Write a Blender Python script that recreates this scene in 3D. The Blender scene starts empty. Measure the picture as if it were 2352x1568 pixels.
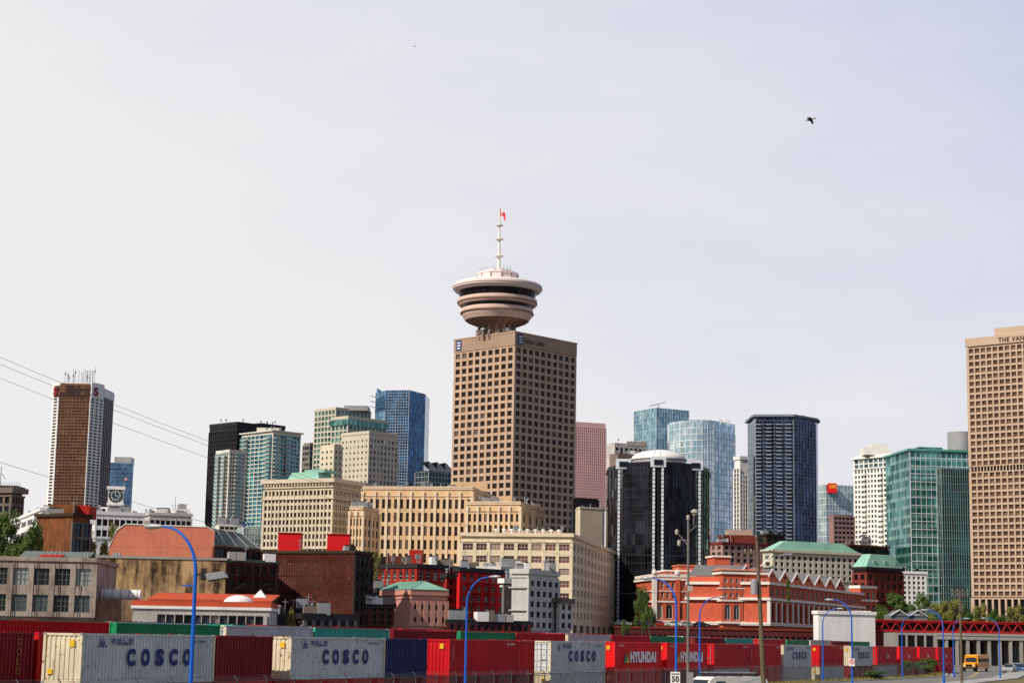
import bpy, math, random, bmesh
from mathutils import Vector, Matrix
random.seed(7)
C0=bpy.context.scene.collection
FOC=4200.0;EYE=6.3;CX,CY=1176.0,784.0
TH=math.atan(682/4200.0);RHO=0.018
Fv=Vector((0,math.cos(TH),math.sin(TH)));U0=Vector((0,-math.sin(TH),math.cos(TH)));R0=Vector((1,0,0))
RV=R0*math.cos(RHO)+U0*math.sin(RHO);UV=U0*math.cos(RHO)-R0*math.sin(RHO)
def P(u,v,d):
    r=Fv+RV*((u-CX)/FOC)-UV*((v-CY)/FOC); r=r*(d/r.y); return Vector((r.x,r.y,r.z+EYE))
def XY(u,v,d):
    p=P(u,v,d);return Vector((p.x,p.y))
def Z(u,v,d): return P(u,v,d).z
cam=bpy.data.cameras.new("camera");co=bpy.data.objects.new("camera",cam);C0.objects.link(co)
M=Matrix.Identity(4)
for i in range(3):
    M[i][0]=RV[i];M[i][1]=UV[i];M[i][2]=-Fv[i]
M[2][3]=EYE
co.matrix_world=M;cam.sensor_width=36;cam.lens=FOC/2352*36;cam.clip_start=.5;cam.clip_end=30000
bpy.context.scene.camera=co
bpy.context.scene.view_settings.view_transform='Standard'
# ---------------- materials
def mk(name,spec=.2):
    m=bpy.data.materials.new(name);m.use_nodes=True;nt=m.node_tree;b=nt.nodes['Principled BSDF'];b.inputs['Specular IOR Level'].default_value=spec
    return m,nt,b
def nd(nt,t,**k):
    n=nt.nodes.new(t)
    for a,b in k.items(): setattr(n,a,b)
    return n
def col(c,a=1): return (c[0],c[1],c[2],a)
def mixc(nt,fac,a,b,mode='MIX'):
    n=nd(nt,'ShaderNodeMix',data_type='RGBA',blend_type=mode)
    for s,x in ((0,fac),(6,a),(7,b)):
        if isinstance(x,bpy.types.NodeSocket): nt.links.new(x,n.inputs[s])
        else: n.inputs[s].default_value=x if s==0 else col(x)
    return n.outputs[2]
def mathn(nt,op,a,b=0.5,c=None):
    n=nd(nt,'ShaderNodeMath',operation=op)
    for s,x in ((0,a),(1,b),(2,c)):
        if x is None: continue
        if isinstance(x,bpy.types.NodeSocket): nt.links.new(x,n.inputs[s])
        else: n.inputs[s].default_value=x
    return n.outputs[0]
def noise(nt,vec,scale,detail=4,sc=(1,1,1),rough=.55):
    mp=nd(nt,'ShaderNodeMapping');mp.inputs['Scale'].default_value=sc
    nt.links.new(vec,mp.inputs[0])
    n=nd(nt,'ShaderNodeTexNoise');n.inputs['Scale'].default_value=scale;n.inputs['Detail'].default_value=detail;n.inputs['Roughness'].default_value=rough
    nt.links.new(mp.outputs[0],n.inputs[0]);return n.outputs[0]
def mrange(nt,v,a,b,c=0,d=1):
    n=nd(nt,'ShaderNodeMapRange')
    nt.links.new(v,n.inputs[0])
    for i,x in enumerate((a,b,c,d)): n.inputs[i+1].default_value=x
    return n.outputs[0]
MC={}
def wall(name,c,rough=.85,var=.25,streak=.35,dirt=(.06,.05,.04),scale=1.0,metal=0,grain=1):
    if name in MC:return MC[name]
    m,nt,b=mk(name);tc=nd(nt,'ShaderNodeTexCoord').outputs['Object']
    n1=noise(nt,tc,.12*scale,6);n2=noise(nt,tc,.9*scale,5,(1,1,.07));n3=noise(nt,tc,4*scale,4)
    dk=tuple(x*(1-var) for x in c);lt=tuple(min(.9,x*(1+var*.6)) for x in c)
    a=mixc(nt,mrange(nt,n1,.3,.7),dk,lt)
    a=mixc(nt,mrange(nt,n3,.35,.75,0,.25*grain),a,dk)
    a=mixc(nt,mrange(nt,n2,.5,.8,0,streak),a,tuple(x*.45+y*.3 for x,y in zip(c,dirt)))
    nt.links.new(a,b.inputs['Base Color']);b.inputs['Roughness'].default_value=rough;b.inputs['Metallic'].default_value=metal
    bp=nd(nt,'ShaderNodeBump');bp.inputs['Strength'].default_value=.25;bp.inputs['Distance'].default_value=.05
    nt.links.new(n3,bp.inputs['Height']);nt.links.new(bp.outputs[0],b.inputs['Normal'])
    MC[name]=m;return m
def bare(name,c,dirt,amount=.5,scale=.25):
    if name in MC:return MC[name]
    m,nt,b=mk(name);tc=nd(nt,'ShaderNodeTexCoord').outputs['Object']
    n1=noise(nt,tc,scale,8,(1,1,.8),.7);n2=noise(nt,tc,scale*6,6,(1,1,.12),.7)
    f=mathn(nt,'MULTIPLY_ADD',n1,.55,mathn(nt,'MULTIPLY',n2,.45))
    a=mixc(nt,mrange(nt,f,.44,.58,0,amount),c,dirt)
    nt.links.new(a,b.inputs['Base Color']);b.inputs['Roughness'].default_value=.9
    MC[name]=m;return m
def brick(name,c,c2=None,mortar=(.25,.2,.17),patch=.6):
    if name in MC:return MC[name]
    m,nt,b=mk(name,.1);tc=nd(nt,'ShaderNodeTexCoord')
    bt=nd(nt,'ShaderNodeTexBrick');nt.links.new(tc.outputs['UV'],bt.inputs[0])
    bt.inputs['Scale'].default_value=1;bt.inputs['Brick Width'].default_value=.5;bt.inputs['Row Height'].default_value=.22;bt.inputs['Mortar Size'].default_value=.015
    c2=c2 or tuple(x*.55 for x in c)
    bt.inputs['Color1'].default_value=col(c);bt.inputs['Color2'].default_value=col(c2);bt.inputs['Mortar'].default_value=col(tuple(x*.6+y*.12 for x,y in zip(c,mortar)))
    n1=noise(nt,tc.outputs['Object'],.2,7,rough=.7);n2=noise(nt,tc.outputs['Object'],1.2,5,(1,1,.1))
    a=mixc(nt,mrange(nt,n1,.4,.62,0,patch),bt.outputs[0],tuple(x*.45 for x in c))
    a=mixc(nt,mrange(nt,n2,.55,.8,0,.5),a,tuple(x*.3+.006 for x in c))
    n4=noise(nt,tc.outputs['Object'],.35,6,rough=.7)
    a=mixc(nt,mrange(nt,n4,.58,.72,0,patch*.6),a,tuple(x*.9+.05 for x in c))
    nt.links.new(a,b.inputs['Base Color']);b.inputs['Roughness'].default_value=.9
    MC[name]=m;return m
def curtain(name,c1,c2,cw=1.5,ch=3.5,metal=.7,rough=.08,sp=0,spc=(.1,.1,.1),refl=.5,dark=(.02,.03,.04),tilt=.02):
    if name in MC:return MC[name]
    m,nt,b=mk(name,.3);tc=nd(nt,'ShaderNodeTexCoord')
    dv=nd(nt,'ShaderNodeVectorMath',operation='DIVIDE');nt.links.new(tc.outputs['UV'],dv.inputs[0]);dv.inputs[1].default_value=(cw,ch,1)
    fl=nd(nt,'ShaderNodeVectorMath',operation='FLOOR');nt.links.new(dv.outputs[0],fl.inputs[0])
    wn=nd(nt,'ShaderNodeTexWhiteNoise',noise_dimensions='3D');nt.links.new(fl.outputs[0],wn.inputs[0])
    a=mixc(nt,mathn(nt,'POWER',wn.outputs[0],1.6),c1,c2)
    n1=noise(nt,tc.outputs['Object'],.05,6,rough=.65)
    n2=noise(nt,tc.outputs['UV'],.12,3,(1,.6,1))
    a=mixc(nt,mrange(nt,n1,.42,.58,0,refl),a,dark)  # dark noise blotches imitate reflected surroundings, painted into the glass colour
    a=mixc(nt,mrange(nt,n2,.5,.66,0,.5),a,tuple(min(1,x*1.7) for x in c2))  # paler blotches imitate reflected clouds, likewise part of the colour
    if sp>0:
        fr=nd(nt,'ShaderNodeVectorMath',operation='FRACTION');nt.links.new(dv.outputs[0],fr.inputs[0])
        sx=nd(nt,'ShaderNodeSeparateXYZ');nt.links.new(fr.outputs[0],sx.inputs[0])
        a=mixc(nt,mathn(nt,'LESS_THAN',sx.outputs[1],sp),a,spc)
    nt.links.new(a,b.inputs['Base Color']);b.inputs['Metallic'].default_value=metal;b.inputs['Roughness'].default_value=rough
    g=nd(nt,'ShaderNodeNewGeometry');s1=nd(nt,'ShaderNodeVectorMath',operation='SUBTRACT');nt.links.new(wn.outputs[1],s1.inputs[0]);s1.inputs[1].default_value=(.5,.5,.5)
    s2=nd(nt,'ShaderNodeVectorMath',operation='SCALE');nt.links.new(s1.outputs[0],s2.inputs[0]);s2.inputs['Scale'].default_value=tilt*2
    s3=nd(nt,'ShaderNodeVectorMath',operation='ADD');nt.links.new(g.outputs['Normal'],s3.inputs[0]);nt.links.new(s2.outputs[0],s3.inputs[1])
    s4=nd(nt,'ShaderNodeVectorMath',operation='NORMALIZE');nt.links.new(s3.outputs[0],s4.inputs[0]);nt.links.new(s4.outputs[0],b.inputs['Normal'])
    MC[name]=m;return m
def pane(name,dark,mid,light=(.35,.33,.28),pm=.35,pl=.12,metal=.1,rough=.2):
    if name in MC:return MC[name]
    m,nt,b=mk(name,.25);tc=nd(nt,'ShaderNodeTexCoord');oi=nd(nt,'ShaderNodeObjectInfo')
    cx=nd(nt,'ShaderNodeCombineXYZ');nt.links.new(mathn(nt,'MULTIPLY',oi.outputs['Random'],91.7),cx.inputs[2])
    ad=nd(nt,'ShaderNodeVectorMath',operation='ADD');nt.links.new(tc.outputs['UV'],ad.inputs[0]);nt.links.new(cx.outputs[0],ad.inputs[1])
    wn=nd(nt,'ShaderNodeTexWhiteNoise',noise_dimensions='3D');nt.links.new(ad.outputs[0],wn.inputs[0])
    v=wn.outputs[0]
    a=mixc(nt,mathn(nt,'LESS_THAN',v,pm),dark,mid)  # mid tone: sky reflection put into the colour of random panes
    sx=nd(nt,'ShaderNodeSeparateXYZ');nt.links.new(wn.outputs[1],sx.inputs[0])
    a=mixc(nt,mathn(nt,'LESS_THAN',sx.outputs[1],pl),a,light)
    nt.links.new(a,b.inputs['Base Color']);b.inputs['Metallic'].default_value=metal;b.inputs['Roughness'].default_value=rough
    MC[name]=m;return m
def paint(name,c,rough=.5,metal=0,rust=0.0,fade=.15):
    if name in MC:return MC[name]
    m,nt,b=mk(name,.15);tc=nd(nt,'ShaderNodeTexCoord').outputs['Object']
    oi=nd(nt,'ShaderNodeObjectInfo')
    av=nd(nt,'ShaderNodeVectorMath',operation='ADD');nt.links.new(tc,av.inputs[0])
    cx=nd(nt,'ShaderNodeCombineXYZ');nt.links.new(mathn(nt,'MULTIPLY',oi.outputs['Random'],60),cx.inputs[0]);nt.links.new(cx.outputs[0],av.inputs[1])
    vv=av.outputs[0]
    n1=noise(nt,vv,.35,6);n2=noise(nt,vv,1.6,6,(1,1,.12),.7);n3=noise(nt,vv,3,8,rough=.75)
    a=mixc(nt,mrange(nt,n1,.3,.7,0,1),tuple(x*(1-fade) for x in c),tuple(min(.9,x*(1+fade)+fade*.015) for x in c))
    a=mixc(nt,mrange(nt,n2,.5,.8,0,.3+rust*.3),a,tuple(x*.55 for x in c))
    if rust>0: a=mixc(nt,mrange(nt,n3,.66-rust*.12,.72-rust*.1,0,.85),a,(.16,.05,.02))
    nt.links.new(a,b.inputs['Base Color']);b.inputs['Roughness'].default_value=rough;b.inputs['Metallic'].default_value=metal
    MC[name]=m;return m
# ---------------- geometry
class Geo:
    def __init__(s): s.v=[];s.f=[];s.mi=[];s.uv=[];s.m=[]
    def mat(s,m):
        if m not in s.m:s.m.append(m)
        return s.m.index(m)
    def face(s,pts,m,uv=None):
        b=len(s.v);s.v+= [tuple(p) for p in pts];s.f.append(tuple(range(b,b+len(pts))));s.mi.append(s.mat(m))
        s.uv+= uv if uv else [(0,0)]*len(pts)
    def quadw(s,a,b,z0,z1,m,u0=0):
        L=(Vector(b)-Vector(a)).length
        s.face([(a[0],a[1],z0),(b[0],b[1],z0),(b[0],b[1],z1),(a[0],a[1],z1)],m,[(u0,z0),(u0+L,z0),(u0+L,z1),(u0,z1)])
    def box(s,o,ex,ey,ez,m):
        o=Vector(o);ex=Vector(ex);ey=Vector(ey);ez=Vector(ez)
        c=[o,o+ex,o+ex+ey,o+ey,o+ez,o+ex+ez,o+ex+ey+ez,o+ey+ez]
        if ex.cross(ey).dot(ez)<0: fs=[(0,1,2,3),(7,6,5,4),(4,5,1,0),(5,6,2,1),(6,7,3,2),(7,4,0,3)]
        else: fs=[(3,2,1,0),(4,5,6,7),(0,1,5,4),(1,2,6,5),(2,3,7,6),(3,0,4,7)]
        for f in fs:
            p=[c[i] for i in f];w=(p[1]-p[0]).length;h=(p[2]-p[1]).length
            s.face(p,m,[(0,0),(w,0),(w,h),(0,h)])
    def cbox(s,c,sx,sy,sz,m,ang=0):
        e=Vector((math.cos(ang),math.sin(ang),0));n=Vector((-e.y,e.x,0));c=Vector(c)
        s.box(c-e*sx/2-n*sy/2,e*sx,n*sy,(0,0,sz),m)
    def prism(s,pts,z0,z1,m,mt=None,bot=True):
        n=len(pts);u=0
        for i in range(n):
            a,b=pts[i],pts[(i+1)%n];s.quadw(a,b,z0,z1,m,u);u+=(Vector(b)-Vector(a)).length
        s.face([(p[0],p[1],z1) for p in pts],mt or m,[(p[0],p[1]) for p in pts])
        if bot:s.face([(p[0],p[1],z0) for p in reversed(pts)],mt or m)
    def lathe(s,c,prof,m,n=32,ph=0):
        c=Vector(c);c=Vector((c.x,c.y,c.z if len(c)>2 else 0))
        for (r0,z0),(r1,z1) in zip(prof[:-1],prof[1:]):
            for i in range(n):
                a0=ph+2*math.pi*i/n;a1=ph+2*math.pi*(i+1)/n
                A=[c+Vector((r0*math.cos(a0),r0*math.sin(a0),z0)),c+Vector((r0*math.cos(a1),r0*math.sin(a1),z0)),c+Vector((r1*math.cos(a1),r1*math.sin(a1),z1)),c+Vector((r1*math.cos(a0),r1*math.sin(a0),z1))]
                if r0<1e-6:A=[A[0],A[2],A[3]]
                elif r1<1e-6:A=A[:3]
                s.face(A,m,[(i*.5,z0)]*len(A))
    def tube(s,path,rad,m,n=8,cap=True):
        path=[Vector(p) for p in path];rings=[]
        if not isinstance(rad,(list,tuple)):rad=[rad]*len(path)
        for i,p in enumerate(path):
            t=(path[min(i+1,len(path)-1)]-path[max(i-1,0)]).normalized()
            a=Vector((0,0,1)) if abs(t.z)<.9 else Vector((1,0,0))
            x=t.cross(a).normalized();y=t.cross(x)
            rings.append([p+(x*math.cos(2*math.pi*k/n)+y*math.sin(2*math.pi*k/n))*rad[i] for k in range(n)])
        for r,q in zip(rings[:-1],rings[1:]):
            for k in range(n):s.face([r[k],q[k],q[(k+1)%n],r[(k+1)%n]],m)
        if cap:
            s.face(rings[0],m);s.face(list(reversed(rings[-1])),m)
    def make(s,name,parent=None,off=(0,0,0),smooth=False):
        me=bpy.data.meshes.new(name);o=Vector(off)
        me.from_pydata([(v[0]-o.x,v[1]-o.y,v[2]-o.z) for v in s.v],[],s.f)
        for m in s.m:me.materials.append(m)
        me.polygons.foreach_set('material_index',s.mi)
        ul=me.uv_layers.new(name='UVMap');fl=[]
        for u in s.uv:fl+= [u[0],u[1]]
        ul.data.foreach_set('uv',fl)
        if smooth:
            bm=bmesh.new();bm.from_mesh(me);bmesh.ops.remove_doubles(bm,verts=bm.verts,dist=1e-4);bm.to_mesh(me);bm.free()
            me.polygons.foreach_set('use_smooth',[True]*len(me.polygons))
        ob=bpy.data.objects.new(name,me);C0.objects.link(ob)
        if parent:ob.parent=parent
        return ob
def empty(name,loc,label,cat,group=None,rot=0):
    e=bpy.data.objects.new(name,None);C0.objects.link(e);e.location=loc;e.rotation_euler=(0,0,rot)
    e['label']=label;e['category']=cat
    if group:e['group']=group
    return e
TXT={}
def text_mesh(s,bold,mat,w,h,sp):
    cu=bpy.data.curves.new('t','FONT');cu.body=s;cu.offset=bold;cu.extrude=0.004;cu.space_character=sp
    ob=bpy.data.objects.new('t',cu);C0.objects.link(ob);bpy.context.view_layer.update()
    dg=bpy.context.evaluated_depsgraph_get();me=bpy.data.meshes.new_from_object(ob.evaluated_get(dg))
    bpy.data.objects.remove(ob)
    if len(me.vertices)==0:return None
    xs=[v.co.x for v in me.vertices];ys=[v.co.y for v in me.vertices]
    x0,x1,y0,y1=min(xs),max(xs),min(ys),max(ys)
    for v in me.vertices:
        x=(v.co.x-x0)/(x1-x0)*w;y=(v.co.y-y0)/max(1e-6,(y1-y0))*h;v.co=(x,-v.co.z*1.0,y)
    me.materials.clear();me.materials.append(mat);return me
def text(s,parent,pos,ang,w,h,mat,bold=.02,name='lettering',sp=1.1):
    k=(s,bold,mat.name,round(w,2),round(h,2),sp)
    if k not in TXT:TXT[k]=text_mesh(s,bold,mat,w,h,sp)
    if TXT[k] is None:return None
    o=bpy.data.objects.new(name,TXT[k]);C0.objects.link(o);o.parent=parent;o.location=pos;o.rotation_euler=(0,0,ang);return o
WM={}
def winmesh(w,h,st):
    k=(round(w,2),round(h,2),st)
    if k in WM:return WM[k]
    pm,fm,nc,nr,ft=STY[st];g=Geo()
    if st.startswith('arch'):
        r=w/2;pts=[(-r,0,0),(r,0,0)]+[(r*math.cos(a*math.pi/8),0,h-r+r*math.sin(a*math.pi/8)) for a in range(0,9)]
        g.face(pts,pm)
        for i in range(len(pts)):
            a=Vector(pts[i]);b=Vector(pts[(i+1)%len(pts)])
            if (b-a).length>.01:g.tube([a,b],ft,fm,4)
        for i in range(1,nc):g.cbox((-r+w*i/nc,-.04,0),ft,.06,h-r,fm)
    else:
        g.face([(-w/2,0,0),(w/2,0,0),(w/2,0,h),(-w/2,0,h)],pm)
        if fm:
            for i in range(nc+1):
                g.cbox((-w/2+ft/2+(w-ft)*i/nc,-.03,0),ft,.08,h,fm)
            for j in range(nr+1):
                g.cbox((0,-.025,(h-ft)*j/nr),w-.01,.09,ft,fm)
    ob=g.make('window');me=ob.data;bpy.data.objects.remove(ob)
    WM[k]=(me,g);return WM[k]
class Bld:
    def __init__(s,name,label,cat,pts,z0,z1,group=None):
        s.pts=[Vector(p) for p in pts];s.z0=z0;s.z1=z1;c=sum(s.pts,Vector((0,0)))/len(pts)
        s.o=Vector((c.x,c.y,z0));s.root=empty(name,s.o,label,cat,group);s.g={};s.nw=0;s.wst=Geo()
    def G(s,p):
        if p not in s.g:s.g[p]=Geo()
        return s.g[p]
    def core(s,m,mt=None,pts=None,z0=None,z1=None,part='wall'):
        s.G(part).prism(pts or s.pts,s.z0 if z0 is None else z0,s.z1 if z1 is None else z1,m,mt)
    def off(s,pts,d):
        n=len(pts);r=[]
        for i in range(n):
            p0,p1,p2=Vector(pts[i-1]),Vector(pts[i]),Vector(pts[(i+1)%n])
            e1=(p1-p0).normalized();e2=(p2-p1).normalized()
            n1=Vector((e1.y,-e1.x));n2=Vector((e2.y,-e2.x));b=(n1+n2)
            if b.length<1e-5:b=n1
            b.normalize();r.append(p1+b*d/max(.3,b.dot(n1)))
        return r
    def band(s,z,h,out,m,pts=None,part='cornice'):
        s.G(part).prism(s.off(pts or s.pts,out),z,z+h,m)
    def clutter(s,n,hmax=2.2,edges=(0,1)):
        R=random.Random(len(s.g)*7+n+int(s.z1*10));c=sum(s.pts,Vector((0,0)))/len(s.pts)
        for k in range(n):
            i=R.choice(edges);a,b=s.pts[i],s.pts[(i+1)%len(s.pts)];p=a+(b-a)*R.uniform(.08,.92);p=p+(c-p)*R.uniform(.12,.4)
            t=R.random();g=s.G('rooftop_unit#%d'%k);h=R.uniform(.9,hmax)
            if t<.55:
                m=R.choice([STL,CON,MC['grey_panels'],DK,WHT,MC['brown_panels']]);w_=R.uniform(.8,3.2);g.cbox((p.x,p.y,s.z1-.05),w_,R.uniform(1,2.5),h,m,.3);g.cbox((p.x,p.y,s.z1-.05+h),w_*.7,.8,.25,DK,.3)
            elif t<.8:
                g.lathe((p.x,p.y,s.z1),[(.18,-.1),(.18,h*.8),(.36,h*.85),(.36,h),(0,h+.15)],STL,8)
            else:g.tube([(p.x,p.y,s.z1-.1),(p.x,p.y,s.z1+h*1.8)],.06,STL,4);g.tube([(p.x-.5,p.y,s.z1+h*1.5),(p.x+.5,p.y,s.z1+h*1.5)],.04,STL,4)
    def inst(s,w,h,st,pos,ang):
        me,g=winmesh(w,h,st)
        if s.nw<100:
            o=bpy.data.objects.new('window',me);C0.objects.link(o);o.parent=s.root
            o.location=Vector(pos)-s.o;o.rotation_euler=(0,0,ang);s.nw+=1
        else:
            ca,sa=math.cos(ang),math.sin(ang);r=random.random()*40;w_=s.wst
            for f,mi in zip(g.f,g.mi):
                w_.face([(pos[0]+g.v[k][0]*ca-g.v[k][1]*sa,pos[1]+g.v[k][0]*sa+g.v[k][1]*ca,pos[2]+g.v[k][2]) for k in f],g.m[mi],[(r,r*1.7)]*len(f))
    def fac(s,a,b,z0,z1,nx,nz,pw,sh,dep,wm,st=None,part='wall',sill=.5,s0=0,s1=1):
        a=Vector(a);b=Vector(b);a,b=a+(b-a)*s0,a+(b-a)*s1
        e=(b-a);L=e.length;e.normalize();n=Vector((e.y,-e.x));cw=L/nx;ch=(z1-z0)/nz;g=s.G(part);ang=math.atan2(e.y,e.x)
        e3=Vector((e.x,e.y,0));n3=Vector((n.x,n.y,0));A=Vector((a.x,a.y,0));W=cw*pw;H=ch*sh
        if pw>0:
            for i in range(nx+1):
                c=cw*i;l,r=c-W/2,c+W/2
                if i==0:l=-dep*.97
                if i==nx:r=L+dep*.97
                g.box(A+e3*l-n3*.05+Vector((0,0,z0)),e3*(r-l),n3*(dep+.05),(0,0,z1-z0),wm)
        if sh>0:
            for j in range(nz+1):
                c=ch*j;l,r=c-H*(1-sill),c+H*sill
                if j==0:l=0
                if j==nz:r=ch*nz
                if r-l<.01:continue
                g.box(A-n3*.05+Vector((0,0,z0+l)),e3*L,n3*(dep*.8+.05),(0,0,r-l),wm)
        if st:
            for j in range(nz-1,-1,-1):
                for i in range(nx):
                    c=A+e3*(cw*(i+.5))+n3*.05+Vector((0,0,z0+ch*j+H*sill+.01))
                    s.inst(cw-W,ch-H-.02,st,c,ang)
    def finish(s):
        for p,g in s.g.items():
            g.make(p.split('#')[0],s.root,s.o)
        if s.wst.f:
            o=s.wst.make('window_field',s.root,s.o);o['kind']='stuff'
        return s
def bx(uL,uC,uR,v,d,ang):
    a=math.radians(ang);eR=Vector((math.cos(a),math.sin(a)));eL=Vector((-math.sin(a),math.cos(a)));C=XY(uC,v,d)
    def sol(u,e):
        p=XY(u,v,d);r=p.x/p.y;return C+e*((r*C.y-C.x)/(e.x-r*e.y))
    L=sol(uL,eL);R=sol(uR,eR);return [L,C,R,L+R-C]
def fr(uL,uR,v,d,depth,ang=0):
    a=math.radians(ang);e=Vector((math.cos(a),math.sin(a)));A=XY(uL,v,d);p=XY(uR,v,d);r=p.x/p.y
    B=A+e*((r*A.y-A.x)/(e.x-r*e.y));n=Vector((-e.y,e.x))*depth
    return [A,B,B+n,A+n]
GZ=4.5
CON=wall('concrete',(.36,.35,.33));ROOF=wall('roof_gravel',(.22,.21,.2));WHT=wall('white_paint',(.74,.73,.71),var=.12)
DK=wall('dark_metal',(.02,.019,.02),rough=.6);BLK=wall('black_stone',(.01,.01,.011),rough=.35,streak=.1);STL=wall('galvanised_steel',(.36,.37,.38),rough=.45,metal=.4)
wall('grey_panels',(.33,.33,.34));wall('brown_panels',(.2,.15,.13))
COPPER=wall('verdigris_copper',(.25,.48,.38),var=.25)
PD=pane('glass_dark',(.008,.009,.011),(.04,.05,.06),(.2,.18,.15),.3,.08)
PB=pane('glass_brown',(.011,.007,.006),(.035,.022,.018),(.12,.08,.06),.3,.1,metal=0,rough=.3)
PT=pane('glass_teal',(.02,.07,.075),(.12,.26,.26),(.45,.5,.46),.4,.12,metal=.5)
PW_=pane('glass_workshop',(.015,.022,.022),(.07,.1,.1),(.3,.34,.32),.4,.15,metal=.2)
PBk=pane('glass_black',(.004,.004,.005),(.014,.013,.014),(.04,.03,.025),.3,.08,metal=0,rough=.3)
FW=wall('frame_white',(.62,.6,.56),var=.1,streak=.1);FD=wall('frame_dark',(.03,.028,.026),streak=0)
FB=wall('frame_brown',(.2,.1,.06),streak=0)
STY={'d':(PD,None,1,1,0),'b':(PB,None,1,1,0),'k':(PBk,None,1,1,0),'t':(PT,None,1,1,0),
 'dw':(PD,FW,1,2,.07),'dw2':(PD,FW,2,2,.09),'dd':(PD,FD,2,2,.08),'ind':(PW_,wall('frame_grey',(.22,.21,.19)),4,3,.05),'tw':(PT,FW,2,1,.1),
 'archw':(PD,FW,2,1,.07),'bb':(PB,FB,1,2,.08)}
bl=lambda *a,**k:Bld(*a,**k)
def quick(name,label,cat,pts,u,v,d,wm,specs,z0=GZ,roofm=None,par=None,group=None,fin=True,cl=0):
    z1=Z(u,v,d);B=Bld(name,label,cat,pts,z0,z1,group);B.core(wm,roofm or ROOF)
    for sp in specs:
        i,va,vb,nx,nz,pw,sh,dep,st=sp[:9];m=sp[9] if len(sp)>9 else wm
        B.fac(B.pts[i],B.pts[(i+1)%len(B.pts)],Z(u,vb,d),Z(u,va,d),nx,nz,pw,sh,dep,m,st)
    if par:B.band(z1-par[0],par[0]+.3,par[1],par[2])
    if cl:B.clutter(cl,3.4)
    if fin:B.finish()
    return B
def rbox(B,uL,uR,vT,d,dep,m,z0=None,part='rooftop_plant',ang=0):
    p=fr(uL,uR,vT,d,dep,ang);zt=Z((uL+uR)/2,vT,d);B.G(part+'#%d'%len(B.g)).prism(p,B.z1-.1 if z0 is None else z0,zt,m,ROOF);return p,zt
def whips(B,u0,u1,v0,v1,d,n,part='antenna',r=.1):
    for i in range(n):
        u=random.uniform(u0,u1);b=P(u,v0,d);t=P(u,random.uniform(v1,(v0+v1)/2),d);t.x,t.y=b.x,b.y
        g=B.G(part+'#%d'%len(B.g));b.z-=1
        g.tube([b,t],r,STL,5)
        if random.random()<.5:g.cbox((b.x,b.y,b.z+(t.z-b.z)*.7),.8,.3,1.0,STL,.5)
# ============ OBSERVATION TOWER
HCW=wall('tan_concrete',(.46,.325,.235),var=.12,streak=.25);HCP=wall('pink_concrete',(.68,.49,.42),var=.08,streak=.2)
HCB=wall('tan_concrete_band',(.34,.24,.17),var=.12,streak=.25)
HCD=wall('brown_concrete_soffit',(.26,.16,.12),var=.15);PPK=wall('pale_pink_panels',(.76,.65,.62),var=.06,streak=.1)
d=735;pts=bx(1048,1183,1321,765,d,47)
B=bl('observation_tower_building','Tan concrete office tower topped by a round revolving observation pod','tower',pts,GZ,Z(1183,765,d))
B.core(HCW,ROOF)
zt=Z(1183,794,d);zb=Z(1183,1290,d)
B.fac(pts[0],pts[1],zb,zt,9,27,.33,.36,.55,HCW,'b');B.fac(pts[1],pts[2],zb,zt,10,27,.3,.36,.55,HCW,'b')
B.band(zt+.2,B.z1-zt+.1,.6,HCB,part='parapet');B.band(B.z1+.3,.5,.8,HCW,part='coping')
c=XY(1142,700,d+16);c3=Vector((c.x,c.y,0));q=(d+16)/FOC;nc=[0]
pz=lambda v:Z(1142,v,d+16)
def pf(l,m,part,n=64,ph=0):
    nc[0]+=1;B.G(part+'#%d'%nc[0]).lathe(c3,[(r*q,pz(v)) for r,v in l],m,n,ph)
pf([(39,800),(39,738)],HCD,'shaft',32)
for k in range(16):
    a=k*math.pi/8;e=Vector((math.cos(a),math.sin(a),0))
    B.G('shaft_rib#%d'%k).cbox(c3+e*41*q+Vector((0,0,B.z1-1)),1.3,1.0,pz(744)-B.z1+1,wall('rib_concrete',(.3,.2,.15)),a)
pf([(40,752),(52,745),(66,740),(74,737)],HCD,'pod_soffit')
for k in range(20):
    a=k*math.pi/10;e=Vector((math.cos(a),math.sin(a),0));z1_=pz(739);N=Vector((-e.y,e.x,0))*.5
    A=c3+e*42*q-N/2;g=B.G('soffit_fin#%d'%k);p0,p1,p2=A+Vector((0,0,z1_-2.4)),A+e*30*q+Vector((0,0,z1_-.2)),A+Vector((0,0,z1_))
    g.face([p0,p1,p2],HCD);g.face([p2+N,p1+N,p0+N],HCD);g.face([p0,p0+N,p1+N,p1],HCD)
pf([(74,738),(81,728),(84,718),(84,713),(80,711),(70,710.9)],HCP,'pod_ring')
pf([(83.2,723),(86,722.5),(86,720.5),(84,720)],HCD,'pod_ring_trim')
pf([(79,713),(82,698)],PBk,'pod_window_band')
pf([(82,704),(90,703),(93,695),(93,690),(88,688.5),(82,688.4)],HCP,'pod_ring')
pf([(91,699.5),(93.6,699),(93.8,697.3),(92.6,696.8)],HCD,'pod_ring_trim')
pf([(86,690),(93,671)],PBk,'pod_window_band')
pf([(90,673.5),(98,672),(104,667),(104,658),(99,654),(48,649)],PPK,'pod_roof_rim')
pf([(103.5,664.5),(105,664.2),(105,663),(103.5,662.6)],HCD,'pod_rim_trim')
pf([(49,652),(49,633),(50.5,632.8),(50.5,629.6),(0,629)],PPK,'pod_drum',12,.2)
pf([(30,631),(30,622),(0,621.5)],PPK,'pod_drum_cap',12,.2)
for i in range(12):
    a=.2+i*math.pi/6;B.G('drum_rib#%d'%i).cbox(c3+Vector((math.cos(a),math.sin(a),0))*48.6*q+Vector((0,0,pz(651))),.3,.5,pz(632)-pz(651),HCD,a)
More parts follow.
